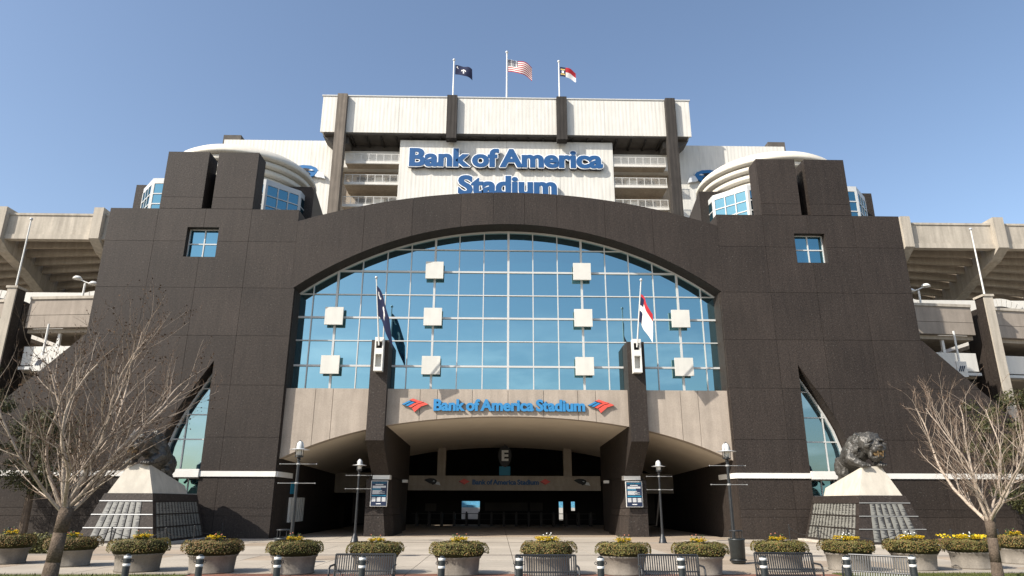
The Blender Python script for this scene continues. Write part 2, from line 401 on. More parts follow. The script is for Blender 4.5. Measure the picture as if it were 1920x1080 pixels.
for sgn in (1, -1):
    core = []
    for outline, holes, X, Z in blocks:
        for i in range(len(X)-1):
            for j in range(len(Z)-1):
                if Z[j] == 3.12: 
                    core += cell_pieces(outline, holes+[rect(16.42, 18.95, 3.1, 3.5)], X[i], X[i+1], Z[j], Z[j+1]); continue
                full = cell_pieces(outline, holes, X[i], X[i+1], Z[j], Z[j+1])
                core += full
                ps = cell_pieces(outline, holes, X[i]+gap, X[i+1]-gap, Z[j]+gap, Z[j+1]-gap)
                if ps: panel([p if sgn > 0 else mir(p) for p in ps], F0, F1, 'granite_panel', granite, EB)
    panel([p if sgn > 0 else mir(p) for p in core], F1+0.003, F2, 'wall_core', granite, EB)
# arch band panels
jx = [-12.6, -8.67, -5.8, -2.9, -0.95, 0.95, 2.9, 5.8, 8.67, 12.6]
core = []
for i in range(len(jx)-1):
    for gp, acc in ((gap, None), (0, core)):
        p = inter(band_out, rect(jx[i]+gp, jx[i+1]-gp, 13.3, 20))
        ps = [q for q in minus(p, arch_hole) if True]
        if acc is None: panel(ps, F0, F1, 'granite_panel', granite, EB)
        else: acc += ps
panel(core, F1+0.003, F2+0.25, 'arch_core', granite, EB)
# jambs of the big arch
for s in (1, -1):
    b = MB(); b.box(s*12.392, s*12.417, F1+0.01, 40.6, 0, 13.66); b.build('arch_jamb', granite, EB)
# white band on the wings
for s in (1, -1):
    for x0, x1, y0, y1 in ((12.38, 16.40, 37.93, 38.145), (19.0, 28.5, 37.93, 38.145), (12.33, 12.388, 38.15, 41)):
        b = MB(); b.box(s*x0, s*x1, y0, y1, 3.14, 3.42); b.build('white_band', sill_w, EB)
    b = MB(); b.box(s*16.43, s*18.98, 37.86, 38.9, 3.10, 3.52); b.build('window_sill', sill_w, EB)
# jamb side wall of the passage
for s in (1, -1):
    b = MB(); b.box(s*12.40, s*12.8, 40.62, 56, 0, 6.5); b.build('passage_wall', granite, EB)

# ---- curtain wall
G = 39.3
CW = MB()
frame_poly = [(-12.48, 7.6)] + ARCH + [(12.48, 7.6)]
for p, q in zip(ARCH[:-1], ARCH[1:]):          # curved head member
    CW.prism([(p[0],p[1]-0.085),(q[0],q[1]-0.085),(q[0],q[1]+0.02),(p[0],p[1]+0.02)], G-0.12, G+0.06)
for s in (1, -1): CW.box(s*12.42, s*12.55, G-0.12, G+0.06, 7.6, 13.7)
cw = CW.build('curtain_wall', white_fr, EB)
cw['label'] = 'arched wall of blue mirror glass'
cxs = [0, 1.49, 2.98, 4.44, 5.89, 7.33, 8.78, 10.22, 11.62]
cols_x = sorted({-x for x in cxs} | set(cxs)); cols_b = [-12.46]+cols_x+[12.46]
rows_z = [7.6, 9.39, 10.88, 12.28, 13.70, 15.17, 16.59, 18.0]
zarch = lambda x: -3.09+math.sqrt(20.92**2-x*x)
def sub(name, mb, m_, parent, smooth=False):
    o = mb.build(name, m_, None); o.parent = parent
    o.matrix_parent_inverse = Matrix.Identity(4); return o
for i in range(len(cols_b)-1):
    for j in range(len(rows_z)-1):
        p = inter(frame_poly, rect(cols_b[i]+.01, cols_b[i+1]-.01, rows_z[j]+.01, rows_z[j+1]-.01))
        if len(p) < 3 or abs(area(p)) < 0.01: continue
        b = MB(); cx_ = (cols_b[i]+cols_b[i+1])/2; cz_ = (rows_z[j]+rows_z[j+1])/2
        ax, az = rnd.gauss(0, 0.003), rnd.gauss(0, 0.003)
        A = [(x, G+0.01+(x-cx_)*ax+(z-cz_)*az, z) for x, z in p]
        if area(p) < 0: A = A[::-1]
        b.loft(A, [(x, y+0.02, z) for x, y, z in A])
        sub('glass_pane', b, mirror, cw)
for x in cols_x:
    b = MB(); w_ = 0.062 if abs(x) in (0, 4.44, 10.22) else 0.029
    b.box(x-w_, x+w_, G-0.07, G, 7.6, zarch(x)-0.05); sub('mullion', b, white_fr, cw)
for z in rows_z[1:-1]:
    xm = 12.42 if z <= 13.7 else math.sqrt(20.92**2-(z+3.09)**2)-0.05
    b = MB(); h_ = 0.055 if z in (9.39, 12.28, 15.17) else 0.029
    b.box(-xm, xm, G-0.074, G-0.002, z-h_, z+h_); sub('transom', b, white_fr, cw)
for x, zs in ((4.44, (9.39, 12.28, 15.17)), (10.22, (9.39, 12.28))):
    for s in (1, -1):
        for z in zs:
            b = MB(); b.box(s*x-0.53, s*x+0.53, G-0.42, G-0.28, z-0.53, z+0.53); b.box(s*x-0.12, s*x+0.12, G-0.279, G-0.08, z-0.12, z+0.12); sub('square_panel', b, square_m, cw)
# back of the glass hall
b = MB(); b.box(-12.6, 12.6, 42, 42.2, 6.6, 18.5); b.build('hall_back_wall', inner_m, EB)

# ---- fascia
def zf(x): return 6.43-0.0104*x*x-3.14e-5*x**4
fj = [-12.40, -10.75, -9.77, -7.2, -4.92, -3.95, -2.0, 0.0, 2.0, 3.92, 4.92, 7.2, 9.72, 10.72, 12.40]
for a, c in zip(fj[:-1], fj[1:]):
    n = 8; pts = [(a+.012+(c-a-.024)*i/n, zf(a+.012+(c-a-.024)*i/n)) for i in range(n+1)]
    b = MB(); b.prism(pts+[(c-.012, 7.93), (a+.012, 7.93)], 38.36, 38.52); b.build('fascia_panel', beige, EB)
b = MB()
n = 60; pts = [(-12.4+24.8*i/n, zf(-12.4+24.8*i/n)+0.02) for i in range(n+1)]
b.prism(pts+[(12.4, 7.90), (-12.4, 7.90)], 38.525, 39.15); b.build('fascia_backing', beige, EB)
b = MB()
for (xa, za), (xb, zb) in zip(pts[:-1], pts[1:]):
    d0, d1 = 0.0, -0.42
    b.add([(xa,39.15,za),(xb,39.15,zb),(xb,56,zb+d1),(xa,56,za+d1),(xa,39.15,za+.2),(xb,39.15,zb+.2),(xb,56,zb+.2),(xa,56,za+.2)],
          [(0,1,2,3),(7,6,5,4)])
b.build('vault_soffit', soffit_m, EB, smooth=False)

# ---- piers with flag brackets, long fin walls behind
for s in (1, -1):
    b = MB(); xa, xb = 6.74, 7.72
    b.prism_x([(37.9,10.62),(37.9,5.06),(39.26,4.15),(39.26,10.66)], s*xa, s*xb)
    b.build('pier_shaft', granite, EB)
    b = MB(); b.prism_x([(39.265,7.5),(39.265,4.14),(40.6,3.26),(49.7,3.26),(49.7,5.9),(39.9,5.9)], s*xa, s*xb)
    b.build('pier_fin', granite, EB)
    zc = [0.0, 1.15, 1.55, 3.10]
    for z0, z1 in zip(zc[:-1], zc[1:]):           # battered base in three courses
        def sec(z, e=0):
            k = z/3.2; xo = 7.98+0.04*k; xi = 6.42+(6.80-6.42)*k; yf = 40.55+0.1*k
            P4 = [(xi+0.38, yf), (xo-0.0, yf), (xo, 45), (xi, 45), (xi, yf+0.9)]
            return [(s*x, y, z) for x, y in (P4 if s > 0 else P4[::-1])]
        b = MB(); b.loft(sec(z0+.012), sec(z1-.012)); b.build('pier_base', granite, EB)
    b = MB(); b.box(s*6.70, s*7.66, 40.50, 41.2, 3.10, 3.34); b.build('pier_cap', sill_w, EB)
    b = MB(); b.box(s*6.80, s*7.95, 41.0, 49.6, 0, 3.25); b.build('fin_wall', granite, EB)
# passage back parts
b = MB(); b.box(-7.25, 7.25, 53.6, 54.4, 2.78, 3.77); bm_ = b.build('entry_beam', beige, EB)
b = MB(); b.box(-7.25, 7.25, 53.45, 53.6, 2.70, 3.05); b.build('beam_ledge', beige, EB)
for s in (1, -1):
    b = MB(); b.box(s*4.52, s*5.14, 53.9, 54.5, 3.77, 6.2); b.build('entry_column', beige, EB)
    b = MB(); b.box(s*8.0, s*12.4, 52, 52.4, 2.5, 3.9); b.build('side_beam', beige, EB)
b = MB()
bw = [(-13,-3.62),(-2.05,4.8),(5.17,5.86),(6.21,13)]
for a, c in bw: b.box(a, c, 62, 62.3, 0, 7.5)
for a, c, z0, z1 in ((-3.62,-2.05,0.42,1.94),(4.8,5.17,0.4,1.92),(5.86,6.21,1.17,1.92)):
    b.box(a, c, 62, 62.3, 0, z0-.001); b.box(a, c, 62, 62.3, z1+.001, 7.5)
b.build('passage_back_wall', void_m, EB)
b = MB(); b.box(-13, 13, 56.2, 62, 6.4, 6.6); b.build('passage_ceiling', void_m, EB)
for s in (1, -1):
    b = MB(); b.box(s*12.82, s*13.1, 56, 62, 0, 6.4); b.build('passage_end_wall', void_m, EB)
    for x0, x1, z0, z1 in ((8.6, 9.8, 0.3, 2.6), (10.3, 11.6, 0.3, 2.6)):
        b = MB(); b.box(s*x0, s*x1, 55.0, 55.2, z0, z1); b.build('side_door', inner_m, EB)
for x0, x1, z0, z1 in ((-1.6, 2.1, 1.15, 1.84), (2.3, 3.4, 1.15, 1.84), (-6.75, -5.8, 1.1, 1.75)):
    b = MB(); b.box(x0, x1, 61.9, 61.98, z0, z1); b.build('ticket_window', inner_m, EB)

# ---- small square windows of the towers, slit windows
def window(x0, x1, z0, z1, y, nx, nz, bar, name='tower_window', gm=mirror_d):
    b = MB(); fr = 0.055
    b.box(x0, x0+fr, y-.06, y+.04, z0, z1); b.box(x1-fr, x1, y-.06, y+.04, z0, z1)
    b.box(x0+fr+.001, x1-fr-.001, y-.06, y+.04, z0, z0+fr); b.box(x0+fr+.001, x1-fr-.001, y-.06, y+.04, z1-fr, z1)
    f = b.build(name, white_fr, EB)
    for i in range(nx):
        for j in range(nz):
            a0 = x0+(x1-x0)*i/nx; a1 = x0+(x1-x0)*(i+1)/nx; c0 = z0+(z1-z0)*j/nz; c1 = z0+(z1-z0)*(j+1)/nz
            b = MB(); b.box(a0+.01, a1-.01, y, y+.02, c0+.01, c1-.01)
            for k in range(len(b.v)):
                X_, Y_, Z_ = b.v[k]; b.v[k] = (X_, Y_+(X_-(a0+a1)/2)*0.003*rnd.uniform(-1,1), Z_)
            sub('glass_pane', b, gm, f)
    for i in range(1, nx): b = MB(); xx = x0+(x1-x0)*i/nx; b.box(xx-bar, xx+bar, y-.05, y-.001, z0+fr, z1-fr); sub('glazing_bar', b, white_fr, f)
    for j in range(1, nz): b = MB(); zz = z0+(z1-z0)*j/nz; b.box(x0+fr, x1-fr, y-.047, y-.002, zz-bar, zz+bar); sub('glazing_bar', b, white_fr, f)
    return f
window(17.22, 19.08, 15.55, 17.42, 38.45, 2, 2, 0.035); window(-19.08, -17.22, 15.55, 17.42, 38.45, 2, 2, 0.035)
for s in (1, -1):
    a, c = sorted((s*16.42, s*18.0)); window(a, c, 2.2, 3.09, 38.6, 2, 1, 0.03, 'low_window')
    poly = [(16.40,3.53),(18.93,3.53),(18.72,4.8),(18.43,5.75),(18.02,6.65),(17.55,7.5),(16.62,9.1),(16.40,9.1)]
    fr = MB()
    edge = [(18.93,3.53),(18.72,4.8),(18.43,5.75),(18.02,6.65),(17.55,7.5),(16.62,9.1)]
    for (xa, za), (xb, zb) in zip(edge[:-1], edge[1:]):
        q = [(xa-.11,za),(xa,za),(xb,zb),(xb-.11,zb)]; fr.prism(q if s > 0 else mir(q), 38.80, 38.92)
    f = fr.build('slit_window', white_fr, EB)
    zs_ = [3.53, 5.15, 6.50, 7.95, 9.1]
    for j in range(4):
        for x0, x1 in ((16.40, 17.88), (17.88, 19.0)):
            p = inter(poly, rect(x0+.01, x1-.01, zs_[j]+.01, zs_[j+1]-.01))
            if len(p) < 3 or abs(area(p)) < .03: continue
            b = MB(); b.prism(p if s > 0 else mir(p), 38.93, 38.95); sub('glass_pane', b, mirror_s, f)
    for z in zs_[1:4]:
        xe = inter(poly, rect(16.3, 19, z-.02, z+.02)); xm = max(p[0] for p in xe)-.1
        b = MB(); b.box(s*16.40, s*xm, 38.85, 38.925, z-.03, z+.03); sub('glazing_bar', b, white_fr, f)
    b = MB(); b.box(s*17.85, s*17.91, 38.86, 38.928, 3.53, 6.8); sub('glazing_bar', b, white_fr, f)
    b = MB(); b.box(s*16.2, s*19.3, 39.3, 39.4, 2, 9.8); b.build('wall_lining', void_m, EB)
    # return walls behind the tower and shoulders
    b = MB(); b.box(s*12.6, s*15.39, 39.27, 40.6, 13.4, 18.58); b.box(s*20.95, s*23.78, 39.27, 46, 4, 18.58); b.box(s*15.4, s*20.94, 39.27, 46, 9.9, 18.57)
    b.build('shoulder_wall', granite, EB)
    # turret: stepped cream roof rings and dome over a granite drum
    b = MB(); b.box(s*17.6, s*18.7, 39.3, 39.5, 18.6, 21.5); b.build('notch_back', granite, EB)
    c = (s*19.25, 46.0, 0)
    for nm, prof in (('dome_roof', [(0.01,26.1),(1.6,25.98),(2.9,25.65),(3.8,25.30),(4.45,24.95),(4.8,24.68),(4.97,24.45),(5.02,24.30),(5.02,24.2),(4.94,24.12),(4.6,24.08)]),
                     ('roof_ring', [(4.6,24.05),(4.74,24.0),(4.76,23.78),(4.70,23.68),(4.3,23.64)]),
                     ('roof_ring', [(4.3,23.60),(4.46,23.55),(4.48,23.30),(4.42,23.20),(4.0,23.16)]),
                     ('roof_ring', [(4.0,23.12),(4.18,23.07),(4.20,22.80),(4.14,22.70),(3.8,22.66)]),
                     ('drum_wall', [(3.9,24.1),(3.9,17.5)])):
        b = MB(); b.lathe(prof, c, 72); b.build(nm, ringm, EB, True, True)
    b = MB(); b.prism_z([(s*13.6,44.0),(s*15.4,44.0),(s*15.4,49),(s*14.2,49)], 16, 23.0); b.build('turret_screen', granite, EB)
    b = MB(); b.box(s*24.9, s*26.1, 44.2, 46, 17, 23.1); b.build('turret_screen', granite, EB)
    # bay windows both sides of the tower
    for plan, lab in (([(17.3,41.45),(16.05,41.45),(14.25,43.2),(14.15,44.6)], 'in'), ([(22.3,41.45),(23.5,41.5),(24.95,43.15),(25.0,44.4)], 'out')):
        zt, zb_ = 22.3, 18.2
        pl = [(s*x, y) for x, y in plan]
        f = MB()
        inset = 0.16
        f.prism_z(pl+[(s*19.7, 45)], zt-0.38, zt)
        fo = f.build('bay_window', white_fr, EB)
        for (xa, ya), (xb, yb) in zip(pl[:-1], pl[1:]):
            L_ = math.hypot(xb-xa, yb-ya); nb = 3 if L_ > 1.6 else 1
            dx, dy = (xb-xa)/L_, (yb-ya)/L_
            nx_, ny_ = dy, -dx
            if ny_ > 0 or (abs(ny_) < 1e-3): nx_, ny_ = -nx_, -ny_
            if L_ < 1.6 and abs(dx) < 0.3: nx_, ny_ = (-s if lab == 'in' else s), 0
            zz = [18.2, 19.15, 20.05, 20.98, zt-0.38]
            zz = [18.1, 19.2, 20.45, zt-0.38-0.02] if False else [17.6, 18.98, 19.72, 20.46, 21.18, zt-0.4]
            def pt(u, d, z): return (xa+dx*u+nx_*d, ya+dy*u+ny_*d, z)
            e = 0.14
            for u0, u1 in [(0.0, e), (L_-e, L_)]:
                b = MB(); b.loft([pt(u0,-.1,17.6),pt(u1,-.1,17.6),pt(u1,.02,17.6),pt(u0,.02,17.6)],[pt(u0,-.1,zt-.381),pt(u1,-.1,zt-.381),pt(u1,.02,zt-.381),pt(u0,.02,zt-.381)])
                sub('corner_post', b, white_fr, fo)
            for i in range(nb):
                u0, u1 = e+(L_-2*e)*i/nb, e+(L_-2*e)*(i+1)/nb
                for j in range(len(zz)-1):
                    b = MB(); b.quad(pt(u0+.01,-.02,zz[j]+.01), pt(u1-.01,-.02,zz[j]+.01), pt(u1-.01,-.02,zz[j+1]-.01), pt(u0+.01,-.02,zz[j+1]-.01))
                    sub('glass_pane', b, mirror_b, fo)
                if i:
                    b = MB(); b.loft([pt(u0-.035,-.03,17.6),pt(u0+.035,-.03,17.6),pt(u0+.035,.03,17.6),pt(u0-.035,.03,17.6)],[pt(u0-.035,-.03,zt-.385),pt(u0+.035,-.03,zt-.385),pt(u0+.035,.03,zt-.385),pt(u0-.035,.03,zt-.385)])
                    sub('glazing_bar', b, white_fr, fo)
            for z in zz[1:-1]:
                b = MB(); b.loft([pt(e,-.03,z-.035),pt(L_-e,-.03,z-.035),pt(L_-e,.028,z-.035),pt(e,.028,z-.035)],[pt(e,-.03,z+.035),pt(L_-e,-.03,z+.035),pt(L_-e,.028,z+.035),pt(e,.028,z+.035)])
                sub('glazing_bar', b, white_fr, fo)

# ================================================================== UPPER STAND WITH PRESS BOX
UC = 0.3
US = thing('press_box_stand', 'tall white stadium stand behind the entrance with dark columns and overhanging press box', 'building', (UC, 84, 0))
for a, c in ((-24.65,-22.62),(-21.28,-14.4),(-14.38,-8.02),(-6.63,0.8),(0.82,6.63),(8.02,13.1),(13.12,21.28),(22.62,24.65)):
    b = MB(); b.box(UC+a, UC+c, 80.35, 80.6, 48.45, 53.85); b.build('cladding_panel', clad, US)
b = MB(); b.box(UC-24.5, UC+24.5, 80.62, 88, 48.55, 53.75); b.build('press_box', clad_p, US)
b = MB(); b.box(UC-24.8, UC+24.8, 80.25, 80.75, 53.86, 54.02); b.build('coping', white_fr, US)
b = MB(); b.box(UC-24.2, UC+24.2, 80.5, 84, 48.25, 48.44); b.prism([(UC-24.5,48.4),(UC-23.2,47.2),(UC-21,47.2),(UC-21,48.2),(UC-24.2,48.2)], 81.2, 84)
b.prism([(UC+24.5,48.4),(UC+23.2,47.2),(UC+21,47.2),(UC+21,48.2),(UC+24.2,48.2)], 81.2, 84)
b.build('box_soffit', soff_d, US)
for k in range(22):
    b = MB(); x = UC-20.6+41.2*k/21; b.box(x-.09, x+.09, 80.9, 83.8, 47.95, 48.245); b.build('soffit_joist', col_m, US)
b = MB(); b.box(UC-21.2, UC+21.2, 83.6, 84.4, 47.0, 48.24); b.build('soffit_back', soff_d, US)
for a, c, zb_ in ((-22.6,-21.3,12),(-8.0,-6.65,47.45),(6.65,8.0,47.45),(21.3,22.6,12)):
    b = MB(); b.box(UC+a, UC+c, 79.7, 80.9, zb_, 53.9); b.build('column', col_m if a > -20 else mat('sunlit_tone_column', (0.16,0.135,0.11), 0.8, 0.2, n1=(0.8,0.12), streak=0.25, wave=(0.5,0.3)), US)  # left column only: its sunlit look is put into a lighter brown
for k, (a, c) in enumerate(((-14.18,-7.1),(-7.08,-0.01),(0.01,7.08),(7.1,14.18))):
    b = MB(); b.box(UC+a, UC+c, 81.4, 82.2, 20, 47.95); b.build('sign_wall_panel', clad, US)
for s in (1, -1):
    xa, xb = (UC+14.2, UC+21.28) if s > 0 else (UC-21.28, UC-14.2)
    b = MB(); b.box(xa-1.4*(s<0), xb+1.4*(s>0), 84.6, 84.9, 20, 47.0); b.build('back_wall', conc_d, US)  # shade of the balcony recess put into a darker wall colour
    b = MB(); b.box(xa-1.4*(s<0), xb+1.4*(s>0), 83.2, 84.59, 44.76, 47.2); b.build('upper_back_wall', clad_p, US)
    for lv, z in enumerate((44.75, 41.7, 38.55, 35.4)):
        b = MB(); b.box(xa+.01, xb-.01, 81.75, 83.18 if lv == 0 else 84.58, z-.22, z, 1); b.box(xa+.01, xb-.01, 81.5, 81.74, z-.26, z+.1, 0)  # slab underside gets a darker material for the shade below it
        fl = b.build('balcony', [clad_p, conc_d], US)
        r_ = MB(); r_.box(xa+.02, xb-.02, 81.52, 81.58, z+1.12, z+1.18); r_.box(xa+.02, xb-.02, 81.52, 81.56, z+.2, z+.24)
        for k in range(8):
            x = xa+.1+(xb-xa-.2)*k/7; r_.box(x-.03, x+.03, 81.53, 81.57, z+.1, z+1.12)
        for k in range(57):
            x = xa+.1+(xb-xa-.2)*k/56; r_.box(x-.008, x+.008, 81.54, 81.56, z+.24, z+1.12)
        sub('railing', r_, whitep, fl)
        if lv:
            for k, (u0, u1, mm) in enumerate(((.05,.28,soff_d),(.32,.52,whitep),(.56,.86,soff_d))):
                if s < 0: u0, u1 = 1-u1, 1-u0
                d = MB(); d.box(xa+(xb-xa)*u0, xa+(xb-xa)*u1, 84.5, 84.59, z+.02, z+2.25); sub('door', d, mm, fl)
    b = MB()
    x0, x1 = (UC+22.62, UC+38.6) if s > 0 else (UC-38.6, UC-22.62)
    for k in range(4):
        p = MB(); p.box(x0+(x1-x0)*k/4+.01, x0+(x1-x0)*(k+1)/4-.01, 83.9, 84.3, 15, 49.1); p.build('wing_panel', clad, US)
    e0, e1 = (UC+36.6, UC+39.0) if s > 0 else (UC-39.0, UC-36.6)
    b.box(e0, e1, 84.4, 86, 47, 50.1); b.build('roof_plant_box', soff_d, US)

# ================================================================== LETTERING
def text_mesh(body, offset=0.0, spacing=1.0):
    cu = bpy.data.curves.new('t', 'FONT'); cu.body = body; cu.offset = offset; cu.resolution_u = 5; cu.space_character = spacing; cu.space_word = 0.66
    o = bpy.data.objects.new('t', cu); COL.objects.link(o)
    bpy.context.view_layer.update()
    me = bpy.data.meshes.new_from_object(o.evaluated_get(bpy.context.evaluated_depsgraph_get()))
    bpy.data.objects.remove(o); bpy.data.curves.remove(cu)
    return me
def letters(body, offset, spacing=1.3):
    """flat letters as a list of (verts2d, faces) sorted by x ; dots joined to their uprights"""
    me = text_mesh(body, offset, spacing); bmm = bmesh.new(); bmm.from_mesh(me)
    bmesh.ops.remove_doubles(bmm, verts=bmm.verts, dist=1e-5)
    seen = set(); isl = []
    for f in bmm.faces:
        if f.index in seen: continue
        st = [f]; seen.add(f.index); fs = []
        while st:
            q = st.pop(); fs.append(q)
            for e in q.edges:
                for l in e.link_faces:
                    if l.index not in seen: seen.add(l.index); st.append(l)
        xs_ = [v.co.x for q in fs for v in q.verts]; isl.append([min(xs_), max(xs_), fs])
    isl.sort(key=lambda t: t[0]); grp = []
    for a, c, fs in isl:
        if grp and a < grp[-1][1]-0.35*min(c-a, grp[-1][1]-grp[-1][0]): grp[-1][1] = max(grp[-1][1], c); grp[-1][2] += fs
        else: grp.append([a, c, list(fs)])
    res = []
    for a, c, fs in grp:
        idx = {}; vs_ = []; fc = []
        for q in fs:
            t = []
            for v in q.verts:
                if v.index not in idx: idx[v.index] = len(vs_); vs_.append((v.co.x, v.co.y))
                t.append(idx[v.index])
            fc.append(t)
        res.append((vs_, fc))
    bmm.free(); bpy.data.meshes.remove(me)
    return res
def solid(vs_, fs, fx, fz, y0, y1, mi=0, b=None):
    """extrude a flat letter between y0 (front) and y1"""
    b = b or MB(); n = len(vs_)
    P = [(fx(x), fz(z)) for x, z in vs_]
    V = [(x,y0,z) for x,z in P]+[(x,y1,z) for x,z in P]; fc = []; ed = {}
    for f in fs:
        fc.append(tuple(f)); fc.append(tuple(i+n for i in reversed(f)))
        for i in range(len(f)):
            e = (f[i], f[(i+1)%len(f)]); ed[e] = 1
    for (p, q) in ed:
        if (q, p) not in ed: fc.append((q, p, p+n, q+n))
    b.add(V, fc, mi); return b
def bounds(ls):
    X = [v[0] for l in ls for v in l[0]]; Z = [v[1] for l in ls for v in l[0]]; return min(X), max(X), min(Z), max(Z)
def multi(vs_, fs, fx, fz, y0, y1, shifts, step):
    """one letter thickened by shifted copies of its outline, each a hair behind the last"""
    b = MB()
    for k, (dx, dz) in enumerate(shifts): solid(vs_, fs, lambda x: fx(x)+dx, lambda z: fz(z)+dz, y0+step*k, y1, 0, b)
    return b
def sign_line(root, body, x0, x1, zb, zt, y, depth, face, body_m, trim=None, bold=0.014):
    ref = letters(body, 0.034, 1.0); a, c, z0, z1 = bounds(ref)
    h = (zt-zb)/0.73; kx = (x1-x0-2*bold*h)/(c-a); e = bold*h
    fx = lambda x: x0+e+(x-a)*kx; fz = lambda z: zb+z*h
    fat = [(-e,0),(e,0),(0,0)]
    t_ = 0.036*h; rim = [(q*e+t_*math.cos(w_), t_*math.sin(w_)) for q, w_ in [(-1,R(180)),(-1,R(120)),(-1,R(240)),(1,0),(1,R(60)),(1,R(-60)),(0,R(90)),(0,R(-90))]]
    for i, (vs_, fs) in enumerate(ref):
        st = 0.0025
        if trim:
            l = multi(vs_, fs, fx, fz, y, y+depth, rim, st).build('letter', body_m, root)
            sub('letter_trim', multi(vs_, fs, fx, fz, y-0.05, y-0.003, rim, st), trim, l)
            sub('letter_face', multi(vs_, fs, fx, fz, y-0.09, y-0.053, fat, st), face, l)
        else:
            l = multi(vs_, fs, fx, fz, y, y+depth, fat, st).build('letter', body_m, root)
            sub('letter_face', multi(vs_, fs, fx, fz, y-0.028, y-0.003, fat, st*.6), face, l)
RS = thing('roof_sign', 'large white edged blue Bank of America Stadium letters on the high white wall', 'sign', (UC, 81.2, 40))
sign_line(RS, 'Bank of America', -12.5, 13.0, 43.92, 46.5, 80.82, 0.34, blue_f, navy, trimw)
sign_line(RS, 'Stadium', -6.0, 6.85, 39.9, 42.6, 80.82, 0.34, blue_f, navy, trimw)
FS = thing('fascia_sign', 'bright blue Bank of America Stadium letters on the beige fascia over the entry', 'sign', (0, 38.3, 7))
sign_line(FS, 'Bank of America Stadium', -4.14, 4.30, 6.73, 7.36, 38.24, 0.11, blue_f2, navy)

# flag emblems (striped diamond)
BLUE = [[(100,121),(163,90),(184,96),(120,127)], [(128,131),(190,99),(212,105),(152,137)]]
RED = [[(163,84),(196,72),(264,95),(232,104)], [(158,141),(212,110),(268,95),(291,102),(236,117),(182,150)], [(190,154),(241,121),(299,105),(331,121),(268,140),(212,189)]]
def emblem(cx, cz, y, depth, k, label):
    t = thing('striped_emblem', label, 'emblem', (cx, y, cz), 0, None)
    for lst, mm in ((BLUE, blue_f2), (RED, red_f)):
        for q in lst:
            p = [(cx+(x-216)*k, cz-(z-130)*k) for x, z in q]
            b = MB(); b.prism(p, y, y+depth); l = b.build('emblem_backing', navy, t)
            b = MB(); b.prism(p, y-0.025, y-0.002); sub('stripe', b, mm, l)
    return t
k_ = 1.47/230
emblem(-5.16, 7.0, 38.24, 0.11, k_, 'red and blue striped emblem left of the blue fascia lettering')
emblem(5.20, 7.0, 38.24, 0.11, k_, 'red and blue striped emblem right of the blue fascia lettering')
# entry beam lettering, dim in the shade
BS = thing('beam_sign', 'shaded Bank of America Stadium lettering on the beam deep in the entry', 'sign', (0, 53.55, 3.2))
sign_line(BS, 'Bank of America Stadium', -2.44, 2.58, 3.14, 3.50, 53.55, 0.045, blue_f, navy)
for s, side in ((-1, 'left'), (1, 'right')):
    t = thing('beam_emblem', 'small red diamond emblem on the shaded beam %s of its lettering' % side, 'emblem', (s*3.06, 53.55, 3.33))
    b = MB(); b.prism([(s*3.06-.42,3.34),(s*3.06,3.12),(s*3.06+.42,3.35),(s*3.06,3.56)], 53.55, 53.59); b.build('diamond', red_f, t)
    b = MB(); b.prism([(s*3.06-.40,3.35),(s*3.06-.05,3.18),(s*3.06-.02,3.20),(s*3.06-.36,3.37)], 53.53, 53.548); b.build('stripe', navy, t)

# panther heads: on the high wing walls and on the beam
HEAD = [(-1.45,0.55),(-1.0,0.78),(-0.3,0.92),(0.5,0.86),(1.05,0.62),(1.25,0.35),(1.12,0.0),(0.85,-0.25),(0.35,-0.45),(0.1,-0.2),(-0.35,-0.1),(-0.9,0.2)]
BLK = [(-0.6,0.42),(-0.1,0.56),(0.35,0.5),(0.55,0.36),(0.2,0.24),(-0.2,0.26)]
EAR = [(-0.25,0.05),(0.25,0.18),(0.5,0.0),(0.35,-0.25),(0.12,-0.12)]
JAW = [(1.2,0.25),(1.75,0.12),(2.0,-0.55),(1.62,-0.42),(1.2,-0.38),(0.95,-0.28)]
EYE = [(0.32,0.32),(0.62,0.42),(0.85,0.30),(0.60,0.26)]
def cat_head(cx, cz, y, k, s, label, big=True):
    t = thing('cat_head_emblem', label, 'emblem', (cx, y, cz))
    tr = lambda pts: [(cx+s*x*k, cz+z*k) for x, z in pts]
    b = MB(); b.prism(tr(HEAD), y, y+(0.3 if big else .05)); b.build('head_plate', pblue if big else pblack, t)
    b = MB(); b.prism(tr(JAW), y, y+(0.3 if big else .05)); b.build('jaw_plate', pwhite, t)
    b = MB(); b.prism(tr(BLK), y-.05*k, y-.002); b.build('brow', pblack, t)
    b = MB(); b.prism(tr(EAR), y-.05*k, y-.002); b.build('cheek', pblack, t)
    b = MB(); b.prism(tr(EYE), y-.08*k, y-.051*k); b.build('eye', pwhite, t)
    return t
cat_head(-26.7, 43.9, 83.4, 1.35, 1, 'blue and black cat head emblem on the white wall behind the left turret')
cat_head(27.6, 43.9, 83.4, 1.35, -1, 'blue and black cat head emblem on the white wall behind the right turret')
cat_head(-5.55, 3.25, 53.55, 0.36, 1, 'small black cat head emblem at the left end of the shaded beam', False)
cat_head(5.75, 3.25, 53.55, 0.36, 1, 'small black cat head emblem at the right end of the shaded beam', False)
